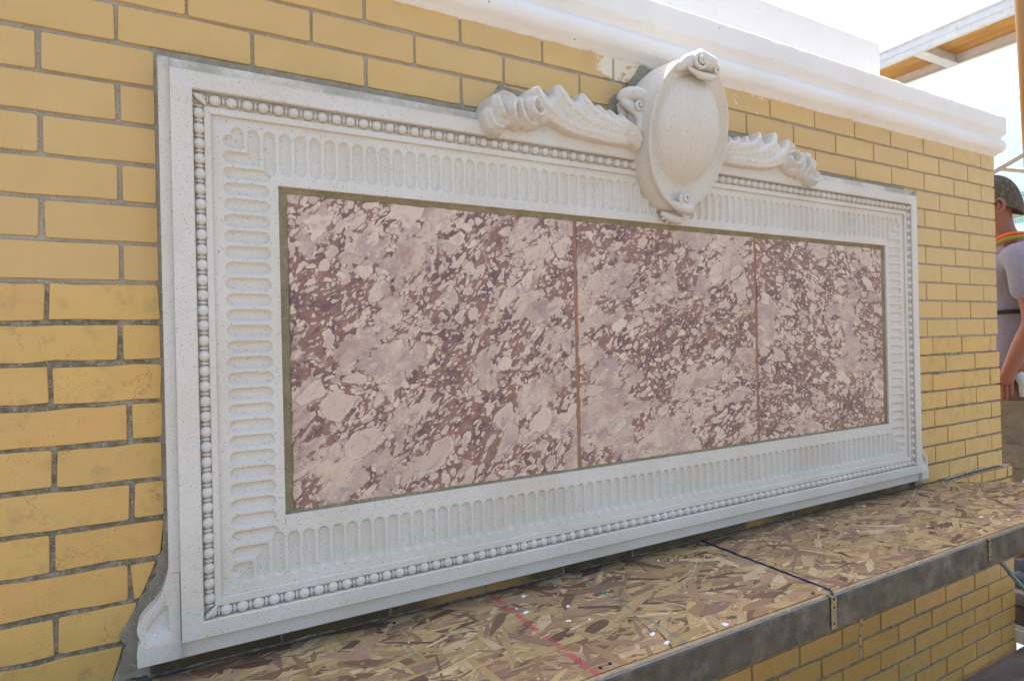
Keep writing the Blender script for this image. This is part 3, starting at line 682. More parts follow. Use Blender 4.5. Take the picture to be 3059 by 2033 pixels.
# ---- carved relief: height fields built from strokes ----
def relief(name, strokes, base_poly, x0, x1, z0, z1, res, floor_y, parent, mat, mirror=False, power=1.15):
    xs = np.arange(x0, x1, res); zs = np.arange(z0, z1, res); X, Z = np.meshgrid(xs, zs); H = np.zeros(X.shape)
    def seg(px, pz, ax, az, bx, bz):
        dx, dz = bx - ax, bz - az; l2 = dx * dx + dz * dz + 1e-12; t = np.clip(((px - ax) * dx + (pz - az) * dz) / l2, 0, 1)
        return np.hypot(px - ax - t * dx, pz - az - t * dz), t
    for st in strokes:
        pts = curve([s[:2] for s in st['p']], 5); R = np.interp(np.linspace(0, 1, len(pts)), np.linspace(0, 1, len(st['r'])), st['r']); Hh = np.interp(np.linspace(0, 1, len(pts)), np.linspace(0, 1, len(st['h'])), st['h'])
        for i in range(len(pts) - 1):
            dd, t = seg(X, Z, *pts[i], *pts[i + 1]); ax_, az_ = pts[i]; bx_, bz_ = pts[i + 1]; sd_ = np.sign((bx_ - ax_) * (Z - az_) - (bz_ - az_) * (X - ax_)); r = R[i] + (R[i + 1] - R[i]) * t; h = Hh[i] + (Hh[i + 1] - Hh[i]) * t
            sgn = np.clip(sd_ * dd / r, -1, 1); pk = st.get('k', .5)
            q = np.where(sgn > pk, (1 - sgn) / (1 - pk), (1 + sgn) / (1 + pk)); q = np.clip(q, 0, 1) ** .8
            base = st.get('b', .76)
            H = np.maximum(H, np.where(dd < r, h * (base + (1 - base) * q), 0))
    if base_poly is not None:
        P = base_poly['p']; ins = np.full(X.shape, 1e9); inside = np.zeros(X.shape, bool); j = len(P) - 1
        for i in range(len(P)):
            dd, t = seg(X, Z, *P[i], *P[j]); ins = np.minimum(ins, dd)
            c = ((P[i][1] > Z) != (P[j][1] > Z)) & (X < (P[j][0] - P[i][0]) * (Z - P[i][1]) / (P[j][1] - P[i][1] + 1e-12) + P[i][0]); inside ^= c; j = i
        H = np.maximum(H, np.where(inside, base_poly['h'] * (1 - np.exp(-ins / base_poly['f']) * .35), 0))
    # light blur so stroke edges look carved, not cut
    for _ in range(2):
        Hp = np.pad(H, 1, mode='edge'); B = (Hp[:-2, 1:-1] + Hp[2:, 1:-1] + Hp[1:-1, :-2] + Hp[1:-1, 2:] + 2 * H) / 6; H = np.where(H > 0, np.where(B < H * .45, H, B), H)
    nz = np.array([[noise.noise(Vector((x * 90, z * 90, 1))) for x in xs] for z in zs]); H = np.where(H > 0, H + nz * .0011, H)
    r0, r1 = X.shape; idx = np.arange(r0 * r1).reshape(r0, r1); Y = np.where(H > 0, -H, floor_y)
    V = np.stack([X, Y, Z], -1).reshape(-1, 3); k = (H[:-1, :-1] > 0) | (H[1:, 1:] > 0) | (H[:-1, 1:] > 0) | (H[1:, :-1] > 0)
    F = np.stack([idx[:-1, :-1][k], idx[:-1, 1:][k], idx[1:, 1:][k], idx[1:, :-1][k]], 1)
    if mirror: V[:, 0] = 2 * CX - V[:, 0]; F = F[:, ::-1]
    used = np.unique(F); rm = np.full(len(V), -1); rm[used] = np.arange(len(used))
    return mesh(name, V[used].tolist(), rm[F].tolist(), mat, parent, 0)
wing = [
 dict(p=[(.789, .038), (.796, .014), (.822, -.012), (.875, -.034), (.96, -.043), (1.05, -.044)], r=[.010, .018, .018, .015, .012, .010], h=[.076, .084, .087, .085, .082, .078], b=.90, k=.7),
 dict(p=[(.845, .050), (.854, .026), (.880, .000), (.935, -.020), (1.05, -.034)], r=[.010, .017, .018, .015, .012], h=[.077, .087, .090, .086, .080], b=.90, k=.7),
 dict(p=[(.909, .044), (.920, .020), (.950, -.002), (1.0, -.016), (1.06, -.024)], r=[.008, .015, .016, .012, .010], h=[.077, .087, .089, .086, .080], b=.90, k=.7),
 dict(p=[(.957, .029), (.968, .008), (.99, -.006), (1.05, -.014)], r=[.006, .011, .012, .010], h=[.074, .084, .086, .082], b=.90, k=.7),
 dict(p=[(.990, .024), (1.000, .006), (1.03, -.008), (1.06, -.012)], r=[.005, .010, .011, .010], h=[.072, .084, .087, .084], b=.88, k=.7),
 dict(p=[(1.024, .018), (1.034, -.002), (1.055, -.018), (1.072, -.038)], r=[.006, .010, .012, .012], h=[.072, .088, .094, .092], b=.86),
 dict(p=[(1.028, -.028), (1.050, -.038), (1.072, -.054)], r=[.008, .012, .009], h=[.084, .096, .086], b=.84),
 dict(p=[(.765, .016), (.775, .026), (.788, .036)], r=[.010, .012, .010], h=[.074, .084, .078], b=.88),
 # rolled eye
 dict(p=[(.790, .008), (.772, .010), (.760, -.006), (.764, -.026), (.782, -.032), (.796, -.020), (.793, -.006), (.783, -.006)], r=[.009, .010, .011, .012, .010, .008, .006, .005], h=[.086, .098, .104, .106, .102, .098, .092, .088]),
 dict(p=[(.745, .010), (.735, -.010), (.742, -.035), (.760, -.048), (.79, -.044)], r=[.008, .012, .013, .010, .006], h=[.078, .094, .098, .090, .078]),
 dict(p=[(.704, .012), (.716, -.004), (.713, -.024), (.724, -.044), (.738, -.056)], r=[.011, .013, .012, .010, .007], h=[.078, .100, .104, .094, .078]),
 dict(p=[(.690, .006), (.684, -.014), (.692, -.034), (.704, -.044)], r=[.010, .013, .012, .008], h=[.074, .092, .096, .084]),
 dict(p=[(.671, -.024), (.664, -.044), (.673, -.066), (.692, -.068), (.703, -.054)], r=[.009, .011, .012, .011, .008], h=[.074, .090, .097, .092, .080]),
]
wbase = dict(p=[(.668, -.03), (.69, .002), (.70, .014), (.72, .004), (.76, .018), (.789, .040), (.800, .034), (.812, .018), (.845, .053), (.856, .044), (.873, .014), (.909, .046), (.920, .036), (.936, .008), (.957, .031), (.970, .006), (.990, .026), (1.002, .004), (1.024, .020), (1.034, .004), (1.05, -.005), (1.09, -.02), (1.09, -.060), (1.03, -.052), (.96, -.053), (.88, -.046), (.82, -.034), (.77, -.050), (.72, -.058), (.68, -.072), (.662, -.055)], h=.078, f=.004)
for mir in (False, True): relief('acanthus_wing', wing, wbase, .645, 1.10, -.09, .07, .0016, .0, pan, M_stone_warm, mir)
# plain ground under the wings where the slips stop
for mir in (0, 1):
    pl = [(.682, -.020), (1.12, -.020), (1.12, -.0755), (.700, -.0755), (.690, -.060)]
    if mir: pl = [(2 * CX - x, z) for x, z in pl]
    slab('wing_ground', pl, YB - .0006, -.01, M_stone, pan, .0, .05, None, .001)

# ---- cartouche ----
cart = None
CXc, CZc, A, Bz, Y0, TL = CX - .001, -.012, .1315, .179, -.1055, .036
def cpt(th, s_, y, tl): return (CXc + A * s_ * math.cos(th), y - tl * math.sin(th) * s_, CZc + Bz * s_ * math.sin(th) + .0)
rings_ = [(.99, .0, 0), (1.05, -.018, .0), (1.075, -.042, .006), (1.055, -.068, .016), (1.02, -.090, .028), (1.0, -.1025, .034), (1.004, -.1065, .036), (.998, -.1110, .036), (.985, -.1135, .036), (.968, -.1130, .036),
          (.950, -.1100, .036), (.93, -.1075, .036), (.90, -.1050, .035), (.87, -.1025, .035), (.845, -.1000, .034), (.832, -.0998, .034), (.815, -.1030, .033), (.79, -.1080, .032), (.74, -.1150, .030), (.66, -.1235, .027), (.55, -.1320, .022), (.42, -.1390, .018), (.28, -.1440, .016), (.14, -.1465, .016)]
def cpt(th, s_, y, tl):
    k = min(1, max(0, (.95 - s_) / .14)); return (CXc + A * s_ * math.cos(th), y - tl * math.sin(th) * s_, CZc + .010 * k + Bz * s_ * (1 - .13 * k) * math.sin(th))
n = 96; V = []; F = []
for (s_, y, tl) in rings_:
    for j in range(n):
        th = 2 * math.pi * j / n; p = list(cpt(th, s_, y, tl))
        q = Vector(p) * 60; e = noise.noise(q) * .0005; p[1] += e; V.append(p)
for k in range(len(rings_) - 1):
    for j in range(n): a = k * n + j; b = k * n + (j + 1) % n; F.append((a, b, b + n, a + n))
last = (len(rings_) - 1) * n; V.append((CXc, -.1470, CZc + .010)); F += [(last + j, last + (j + 1) % n, len(V) - 1) for j in range(n)]
cart = mesh('cartouche', V, F, M_stone_warm, pan, 70)
# rolled scroll at the head
def spiral(cx, y, cz, r0, turns, rad, n=40, dirn=1, start=0., ydrop=0):
    pts = []; rs = []
    for i in range(n):
        t = i / (n - 1); a = start + dirn * turns * 2 * math.pi * t; r = r0 * (1 - t) ** .8
        pts.append((cx + r * math.cos(a), y - ydrop * t, cz + r * math.sin(a))); rs.append(rad * (1 - .55 * t))
    return pts, rs
g = Geo()
zt_ = .148; yt = -.143
g.tube([(CX - .070, yt + .012, zt_ - .022), (CX - .045, yt - .004, zt_ - .006), (CX - .012, yt - .012, zt_ + .006), (CX + .028, yt - .010, zt_ + .002), (CX + .050, yt + .004, zt_ - .018)], [.006, .018, .023, .020, .009], 16)
p_, r_ = spiral(CX - .020, yt - .024, zt_ - .008, .020, 1.9, .0062, 44, 1, 1.2, .012); g.tube(p_, r_, 8)
p_, r_ = spiral(CX + .036, yt - .020, zt_ - .014, .012, 1.4, .0048, 30, -1, 2.2, .007); g.tube(p_, r_, 8)
g.tube([(CX - .050, yt - .014, zt_ - .022), (CX - .015, yt - .018, zt_ - .036), (CX + .025, yt - .016, zt_ - .034), (CX + .048, yt - .008, zt_ - .024)], [.004, .009, .009, .004], 10)
g.make('top_scroll', M_stone_warm, cart, 60)
g = Geo(); zb = -.182; yb = -.078
p_, r_ = spiral(CX - .004, yb - .014, zb + .010, .017, 1.8, .0065, 40, 1, 2.6, .010); g.tube(p_, r_, 8)
g.tube([(CX - .040, yb + .004, zb + .004), (CX - .018, yb - .008, zb - .010), (CX + .010, yb - .010, zb - .014), (CX + .032, yb - .004, zb + .002)], [.006, .014, .015, .006], 12)
g.tube([(CX - .050, -.052, zb - .020), (CX - .024, -.060, zb - .032), (CX + .004, -.062, zb - .036), (CX + .030, -.056, zb - .026)], [.006, .012, .012, .006], 12)
for k in range(6):
    a = -2.5 + k * .42; g.tube([(CX - .006, -.058, zb - .018), (CX - .006 + .030 * math.cos(a) * 1.2, -.055, zb - .016 + .022 * math.sin(a)), (CX - .006 + .043 * math.cos(a) * 1.1, -.047, zb - .016 + .030 * math.sin(a))], [.006, .009, .003], 8)
g.make('bottom_scroll', M_stone_warm, cart, 60)
# ears where the wings meet the oval
for sd in (-1, 1):
    g = Geo(); X = lambda u: CX + sd * u
    c1 = curve([(X(.085), -.070, .052), (X(.108), -.072, .068), (X(.134), -.062, .080), (X(.155), -.048, .080), (X(.163), -.040, .066)], 5)
    g.tube(c1, np.interp(np.linspace(0, 1, len(c1)), [0, .5, .8, 1], [.020, .020, .017, .011]), 12)
    c1 = curve([(X(.158), -.042, .070), (X(.149), -.058, .052), (X(.136), -.070, .034), (X(.131), -.076, .010), (X(.138), -.074, -.014), (X(.148), -.064, -.028)], 5)
    g.tube(c1, np.interp(np.linspace(0, 1, len(c1)), [0, .4, .8, 1], [.013, .014, .012, .006]), 12)
    p_, r_ = spiral(X(.140), -.082, .046, .013, 1.4, .0055, 30, sd, 0, .006); g.tube(p_, r_, 8)
    g.tube([(X(.112), -.045, .070), (X(.126), -.050, .045), (X(.126), -.050, .010), (X(.116), -.045, -.02)], [.012, .021, .020, .010], 12); g.tube([(X(.150), -.02, .070), (X(.146), -.03, .045), (X(.150), -.03, .0)], [.008, .014, .008], 10)
    g.make('side_curl', M_stone_warm, cart, 60)

# ------------------------------------------------------------------ shelf under the panel
shelf = thing('shelf', 'timber shelf deck on the wall under the chipboard sheets', 'shelf', (1.2, -.19, -1.17))
g = Geo(); g.box((XL, -.374, -1.160), (2.50, -.0135, -1.0955)); g.box((2.501, -.374, -1.160), (2.72, -.25, -1.0955)); g.make('deck', M_wood_dark, shelf)
ZO = -1.083
cols = [(.54, .385, .180), (.47, .325, .150), (.37, .235, .120), (.29, .175, .100), (.17, .095, .055), (.62, .48, .27), (.42, .30, .12), (.115, .065, .045), (.25, .15, .105), (.43, .275, .17)]
wts = np.array([4, 4, 3.2, 2.8, 1.9, 2.4, 2.2, 1.0, 2.2, 3]); wts = wts / wts.sum()
def strands(name, limits, x0, x1, n, parent):
    V = []; F = []; C = []; U = []; extra = []
    for k in range(n):
        big = random.random(); sliver = random.random() < .33
        l = random.uniform(.055, .150) if big > .35 else random.uniform(.02, .05); wd = random.uniform(.012, .034) if big > .35 else random.uniform(.004, .012)
        if l > .09: wd *= .8
        if sliver: wd = random.uniform(.0025, .007)
        a = random.gauss(0, .5) if random.random() < .72 else random.uniform(-1.6, 1.6)
        cx, cy = random.uniform(x0, x1), random.uniform(-.40, .01)
        ns = 5; top = []; bot = []
        sk = random.uniform(-.9, .9) * (.4 if sliver else 1)
        for j in range(ns):
            u = -l / 2 + l * j / (ns - 1); e = 1 - .5 * abs(2 * j / (ns - 1) - 1) ** 5 * random.uniform(.0, 1.3)
            top.append((u + random.gauss(0, .002) + sk * wd, wd / 2 * e + random.gauss(0, .0007))); bot.append((u + random.gauss(0, .002) - sk * wd, -wd / 2 * e + random.gauss(0, .0007)))
        loc = bot + top[::-1]; ca, sa = math.cos(a), math.sin(a)
        poly = [(cx + p[0] * ca - p[1] * sa, cy + p[0] * sa + p[1] * ca) for p in loc]
        for lm in limits: poly = clip(poly, *lm) if poly else poly
        if len(poly) < 3 or abs(area(poly)) < 2e-6: continue
        if area(poly) < 0: poly = poly[::-1]
        z = ZO - .0016 + .0016 * k / n; tx, ty = random.gauss(0, .0022), random.gauss(0, .0022)
        b = len(V); m = len(poly); cc = np.array(cols[rng.choice(len(cols), p=wts)]) * random.uniform(.84, 1.06) * np.array([1.0, .985, .98])
        for p in poly: V.append((p[0], p[1], z + tx * (p[0] - cx) + ty * (p[1] - cy)))
        su = random.random() * 50
        F.append(tuple(range(b, b + m)))
        if random.random() < .75:      # dark line round the flake: a slightly larger dark flake just below
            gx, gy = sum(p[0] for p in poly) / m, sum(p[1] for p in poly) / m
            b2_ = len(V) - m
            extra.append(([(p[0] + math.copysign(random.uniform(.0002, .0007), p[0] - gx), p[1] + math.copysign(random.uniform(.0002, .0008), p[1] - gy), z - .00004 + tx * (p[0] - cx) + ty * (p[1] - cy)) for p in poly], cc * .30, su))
        for p in poly:
            C.append(cc); U.append((su + ((p[0] - cx) * ca + (p[1] - cy) * sa) * 2, su + (-(p[0] - cx) * sa + (p[1] - cy) * ca) * 2))
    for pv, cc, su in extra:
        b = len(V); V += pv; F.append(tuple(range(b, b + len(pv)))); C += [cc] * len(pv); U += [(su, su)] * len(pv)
    me = bpy.data.meshes.new(name); me.from_pydata(V, [], F); me.materials.append(M_osb)
    at = me.color_attributes.new('strand', 'FLOAT_COLOR', 'CORNER'); uvl = me.uv_layers.new(name='UVMap')
    li = np.zeros(len(me.loops), int); me.loops.foreach_get('vertex_index', li)
    Ca = np.ones((len(V), 4)); Ca[:, :3] = np.array(C); at.data.foreach_set('color', Ca[li].ravel()); uvl.data.foreach_set('uv', np.array(U)[li].ravel())
    return inst(name, me, parent, 'stuff')
def board(label, x0, x1, n, extra=()):
    root = thing('strand_board', label, 'board', ((x0 + x1) / 2, -.19, ZO - .011), 'chipboard sheets on the shelf')
    lim = [(1, 0, x1), (-1, 0, -x0), (0, 1, -.004), (0, -1, .385)] + list(extra)
    poly = [(x0, -.385), (x1, -.385), (x1, -.004), (x0, -.004)]
    for e in extra: poly = clip(poly, *e)
    pts = []
    for i in range(len(poly)):
        a, b = poly[i], poly[(i + 1) % len(poly)]; k = max(1, int(math.dist(a, b) / .006))
        for j in range(k): pts.append((a[0] + (b[0] - a[0]) * j / k, a[1] + (b[1] - a[1]) * j / k + random.gauss(0, .0005)))
    m = len(pts); zz = [ZO - .0018, ZO - .004, ZO - .007, ZO - .0115]; V = []; F = []
    for z in zz: V += [(x, y + random.gauss(0, .0006), z) for x, y in pts]
    for k in range(3):
        for j in range(m): a = k * m + j; b = k * m + (j + 1) % m; F.append((b, a, a + m, b + m))
    F.append(tuple(range(m)))
    mesh('board_core', V, F, M_osb_edge, root, None)
    strands('strands', lim, x0, x1, n, root); return root
b1 = board('near chipboard sheet crossed by a red spray line, left of the blue joint', XL, 1.3225, 8000)
diag = [(.62, 1, .62 * 2.60 - .004), (1, .75, 2.985 - .21)]
b2 = board('far chipboard sheet with cut corner beyond the wall panel', 1.3262, 3.05, 7000, [(.70, 1, .70 * 2.545 - .004), (1, .35, 2.86)])
tagc = [(.734, -.057, .008, 0), (.692, -.102, .006, 1), (.700, -.127, .009, 0), (.790, -.149, .007, 0), (.754, -.204, .007, 0), (.794, -.22, .007, 1), (.861, -.33, .009, 0), (.861, -.368, .009, 0), (2.011, -.047, .008, 0), (1.759, -.181, .006, 0), (2.185, -.298, .009, 0), (2.22, -.353, .007, 0), (1.007, -.374, .010, 0), (1.127, -.055, .009, 1), (.62, -.17, .0018, 0), (.55, -.21, .0018, 0), (.45, -.12, .002, 0), (.5, -.3, .0022, 0)]
for x, y, r, el in tagc:
    pr = b1 if x < 1.32 else b2
    n = 10; ph = random.random() * 6; V = [(x, y, ZO + .0022)]
    for k, (rr, z) in enumerate(((.7, ZO + .0020), (1, ZO + .0006))):
        for j in range(n):
            a = 2 * math.pi * j / n; q = r * .62 * rr * (1 + .28 * math.sin(2 * a + ph) + .12 * math.sin(3 * a + 2 * ph)); V.append((x + q * math.cos(a) * (1.3 if not el else .6), y + q * math.sin(a) * .9, z))
    F = [(0, 1 + j, 1 + (j + 1) % n) for j in range(n)] + [(1 + j, 1 + n + j, 1 + n + (j + 1) % n, 1 + (j + 1) % n) for j in range(n)]
    mesh('paint_drop', V, F, M_white, pr, 80)
for x, y in ((1.277, -.374), (.728, -.371), (.706, -.373), (1.30, -.02), (2.0, -.374), (.45, -.03)):
    g = Geo(); g.tube([(x, y, ZO), (x, y, ZO + .0012)], .0035, 10); g.make('screw', M_hole, b1 if x < 1.32 else b2)
# blue cord squeezed in the joint
g = Geo(); pts = [(1.330 - .006 * (i / 30) + random.gauss(0, .0009) , -.008 - .374 * i / 30, ZO + .0010 + random.gauss(0, .0005)) for i in range(31)]
pts += [(1.3225, -.389, ZO - .004), (1.321, -.3945, ZO - .014)]
g.tube(pts, 0.0022, 6); tag(g.make('cord', M_bluetape, None, 60), 'thin dark blue cord laid along the joint of the two chipboard sheets', 'cord')
# front boards
segs = [(XL, 1.3105, 'near dark fascia board, reaching the bottom edge of the view'), (1.3140, 1.9995, 'middle dark fascia board between the olive strap and the narrow joint'), (2.0030, 2.92, 'far dark fascia board past the narrow joint')]
for a, b, lb in segs:
    r_ = thing('fascia_board', lb, 'board', ((a + b) / 2, -.388, -1.165), 'dark boards fronting the shelf')
    g = Geo(); n = int((b - a) / .02); V = []; F = []
    pf = [(-.376, -1.0945), (-.3895, -1.0948), (-.3915, -1.0968), (-.3922, -1.11), (-.3922, -1.13), (-.3918, -1.15), (-.3922, -1.163), (-.3905, -1.1665), (-.376, -1.1668)]
    for i in range(n + 1):
        x = a + (b - a) * i / n
        for (y, z) in pf: V.append((x, y + noise.noise(Vector((x * 9, z * 30, 2))) * .0012, z + noise.noise(Vector((x * 6, 5, 2))) * .0014 * (1 if z < -1.1 else .5)))
        if i:
            for j in range(len(pf) - 1): q = (i - 1) * len(pf) + j; F.append((q, q + 1, q + 1 + len(pf), q + len(pf)))
    F.append(tuple(range(len(pf)))); F.append(tuple(range(n * len(pf), (n + 1) * len(pf)))[::-1])
    mesh('board', V, F, M_fascia, r_, 35)
    g.box((a, -.3895, -1.0943), (b, -.3765, -1.0925)); g.make('top_edge', M_fascia_top, r_)
def strap(x0, w_, z0, z1, lb, y=-.3945, bend=0, ydrop=0):
    V = []; F = []; n = 12; th = .0012
    path_ = [(-.372, z0 + .0015)] + [(y - .0 - abs(math.sin(i * 1.1)) * .0012 - ydrop * i / n, z0 - (z0 - z1) * i / n) for i in range(n + 1)]
    for i, (yy, z) in enumerate(path_):
        xx = x0 + bend * max(0, i - 6) ** 2 / 36
        V += [(xx, yy, z), (xx + w_, yy, z), (xx + w_, yy + th, z - (.001 if i == 0 else 0)), (xx, yy + th, z - (.001 if i == 0 else 0))]
        if i:
            for j in range(4): a = (i - 1) * 4 + j; b = (i - 1) * 4 + (j + 1) % 4; F.append((a, a + 4, b + 4, b))
    F.append((0, 1, 2, 3)); F.append(tuple(len(V) - 4 + j for j in (3, 2, 1, 0)))
    r_ = thing('metal_strap', lb, 'strap', (x0, y, z1), 'perforated strap irons on the shelf front')
    mesh('strap_plate', V, F, M_strap, r_, 35)
    for k in range(4):
        i = 2 + k * 3; yy, z = path_[i]; xx = x0 + bend * max(0, i - 6) ** 2 / 36 + w_ / 2
        g = Geo(); g.tube([(xx, yy - .0004, z), (xx, yy + .0002, z)], .0028 if k != 2 else .0042, 10); g.make('screw_hole' if k != 2 else 'screw_head', M_hole if k != 2 else M_fascia_top, r_)
    return r_
strap(1.3085, .0185, -1.0905, -1.161, 'olive perforated strap iron folded over the shelf edge below the blue cord')
strap(2.0005, .013, -1.0915, -1.148, 'small perforated strap iron at the narrow joint of the far boards', y=-.3940)
r_ = thing('hanging_strap', 'rusty bent strap iron hanging below the middle fascia board', 'strap', (1.43, -.388, -1.26))
V = []; F = []
for i in range(11):
    t = i / 10; z = -1.166 - .096 * t; xx = 1.4185 + (.0 if t < .45 else (t - .45) * .024); yy = -.391 + .010 * t
    V += [(xx, yy, z), (xx + .009, yy - .0005, z), (xx + .009, yy + .0007, z), (xx, yy + .0012, z)]
    if i: F += [((i - 1) * 4 + j, i * 4 + j, i * 4 + (j + 1) % 4, (i - 1) * 4 + (j + 1) % 4) for j in range(4)]
F += [(0, 1, 2, 3), (43, 42, 41, 40)]
mesh('strap_plate', V, F, M_strap, r_, 35)
for k in range(3):
    g = Geo(); z = -1.180 - k * .026; g.tube([(1.4232 + max(0, k - 1.2) * .004, -.3915 + .003 * k, z), (1.4232 + max(0, k - 1.2) * .004, -.3890 + .003 * k, z)], .0017, 8); g.make('screw_hole', M_hole, r_)

# ------------------------------------------------------------------ scaffold
deck = thing('scaffold_deck', 'scaffold walkway of worn boards in front of the wall', 'scaffold deck', (1.0, -1.2, -1.89), kind='structure')
yy = -.030
for i in range(12):
    w_ = .235 if i else .23
    g = Geo(); g.box((-2.2, yy - w_, -1.888), (5.0, yy, -1.842 + random.gauss(0, .0015)), .004); g.make('plank', M_deck, deck, 40); yy -= w_ + .006
deck2 = thing('scaffold_bay', 'side walkway boards past the wall end', 'scaffold deck', (3.9, .6, -1.76), kind='structure')
for i in range(6):
    g = Geo(); g.box((3.22, .02 + i * .26, -1.76), (4.1, .27 + i * .26, -1.715), .004); g.make('plank', M_deck, deck2, 40)
# overhead plank
ov = thing('scaffold_plank', 'overhead aluminium and plywood walk plank crossing the sky at upper right', 'scaffold plank', (3.49, .3, .9))
ya, yb_ = -1.9, 2.6
def slant(g, x0, x1, z0, z1, bev=.002): g.box((x0, ya, z0), (x1, yb_, z1), bev)
g = Geo(); slant(g, 3.385, 3.397, .900, .978); slant(g, 3.378, 3.3845, .969, .979, .001); slant(g, 3.3805, 3.3845, .930, .936, .001); slant(g, 3.3975, 3.412, .900, .906, .001); g.make('rail', M_alu, ov, 40)
g = Geo(); slant(g, 3.738, 3.750, .900, .978); slant(g, 3.728, 3.7375, .900, .906, .001); slant(g, 3.7335, 3.7375, .912, .917, .001); g.make('rail', M_alu, ov, 40)
g = Geo(); g.box((3.3975, ya, .957), (3.7375, yb_, .967)); g.make('plywood_panel', M_ply, ov)
for yc in (-1.1, .465, 1.7):
    g = Geo(); g.box((3.3975, yc - .020, .912), (3.7372, yc + .010, .9565), .002); g.box((3.4125, yc - .032, .9005), (3.7275, yc + .022, .9115), .001); g.make('cross_bar', M_alu, ov, 40)
ov.rotation_euler = (0, 0, math.radians(-1.0))
# orange post
po = thing('scaffold_post', 'orange painted post close at the right edge of the view', 'post', (2.12, -.452, -1.842))
V = []; F = []
def lean_tube(g, p0, p1, r, n=20): g.tube([p0, p1], r, n)
g = Geo(); g.tube([(2.170, -.5105, -1.842), (2.069, -.4495, 1.6)], .032, 24); g.make('tube', M_orange, po, 50)
g = Geo(); g.tube([(2.170, -.5105, -1.842), (2.170, -.5105, -1.836)], .075, 16); g.make('base_plate', M_orange, po, 50)
# tubes beyond the wall end
def pole(p0, p1, r, lb, k0=-2.5, k1=6):
    p0, p1 = Vector(p0), Vector(p1); dd = p1 - p0; g = Geo(); g.tube([p0 + dd * -k0 * -1, p0 + dd * k1], r, 12)
    return tag(g.make('scaffold_tube', M_steel, None, 50), lb, 'scaffold tube', 'scaffold tubes beyond the wall end')
pole((4.5, .591, .459), (4.5, .441, .523), .0075 * 2.2, 'diagonal steel tube rising to the right above the man')
pole((4.55, .591, .483), (4.55, .442, .428), .0075 * 2, 'level steel tube just above the man cap')
pole((4.45, .547, .15), (4.45, .448, .165), .018, 'pale steel tube behind the man neck')
pole((4.6, .46, -1.02), (4.6, .30, -1.08), .014, 'low steel tube beside the man knee')
# netting
def sheet(name, mat, lb, cat, x, pts, sag=.04):
    ys0, ys1 = pts[0][0], pts[1][0]; n = 28; m = 30; V = []; F = []
    for i in range(n + 1):
        t = i / n; y = ys0 + (ys1 - ys0) * t; zt0 = pts[0][1] + (pts[1][1] - pts[0][1]) * t; zb0 = pts[2]
        for j in range(m + 1):
            s_ = j / m; V.append((x + noise.noise(Vector((y * 1.3, s_ * 3, x))) * sag + math.sin(y * 6 + s_ * 2) * sag * .3, y, zt0 + (zb0 - zt0) * s_ - math.sin(math.pi * ((y * 1.2) % 1)) * .02 * (1 - s_)))
        if i: F += [((i - 1) * (m + 1) + j, i * (m + 1) + j, i * (m + 1) + j + 1, (i - 1) * (m + 1) + j + 1) for j in range(m)]
    return tag(mesh(name, V, F, mat, None, 0), lb, cat)
sheet('white_netting', M_net, 'pale translucent debris netting hung past the wall end', 'netting', 6.0, [(-1.2, 1.92), (4.0, .62), -3.2])
sheet('green_netting', M_green, 'green mesh panel seen at the man head', 'netting', 5.5, [(-.8, .62), (1.6, .42), .26])
sheet('green_netting', M_green, 'lower green mesh sheet hanging behind the man back and legs', 'netting', 5.4, [(-1.2, .34), (1.6, -.30), -2.6])

# ------------------------------------------------------------------ odds and ends low on the right
g = Geo()
bl = thing('cloth_bundle', 'dark grey rolled cloth with orange trim stacked past the shelf end', 'cloth', (3.5, .0, -1.62))
for k, (z, r, yy, ln) in enumerate(((-1.600, .028, .02, 1), (-1.555, .026, .035, 1), (-1.530, .022, -.01, .9))):
    g = Geo(); g.tube([(3.20 + .05 * k + i * .05, yy - i * .006, z + .004 * math.sin(i * 1.7 + k)) for i in range(9)], [r * (1 + .1 * math.sin(i * 2.1 + k)) for i in range(9)], 10); g.make('roll', M_cloth, bl, 60)
g = Geo(); g.tube([(3.36, -.005, -1.536), (3.40, -.02, -1.528), (3.44, -.02, -1.532)], .012, 8); g.make('orange_trim', M_hiviz, bl, 60)
tb = thing('timber_stack', 'stacked dark timber baulks under the rolled cloth', 'timber', (3.5, .1, -1.78))
for k, (z0, z1, m_) in enumerate(((-1.685, -1.632, M_deck), (-1.770, -1.690, M_wood_dark))):
    g = Geo(); g.box((3.150 + .01 * k, -.14, z0), (3.9, .20, z1), .004); g.make('baulk', m_, tb, 40)
tc = thing('carved_block', 'pale carved stone block with leaf pattern standing on the walkway', 'carved stone', (3.34, .0, -1.842))
g = Geo(); g.box((3.14, -.16, -1.842), (3.60, .17, -1.785), .006); g.box((3.15, -.13, -1.79), (3.58, .16, -1.772), .003); g.make('block', M_terra, tc, 40)
tc.location.z += 0
g = Geo()
for k in range(4):
    p_, r_2 = spiral(3.19 + .07 * k, -.163, -1.812, .020, 1.2, .006, 22, 1 if k % 2 else -1, k); g.tube(p_, r_2, 8)
g.make('leaf_carving', M_terra, tc, 60)
gp = Geo(); gp.tube([(2.50, -.20, -1.286), (2.542, -.20, -1.319), (2.62, -.20, -1.382), (2.75, -.20, -1.482), (3.0, -.20, -1.68), (3.2, -.20, -1.842)], .0075, 10)
tag(gp.make('green_strut', M_grpole, None, 50), 'thin pale green strut slanting down under the far end of the shelf', 'strut')

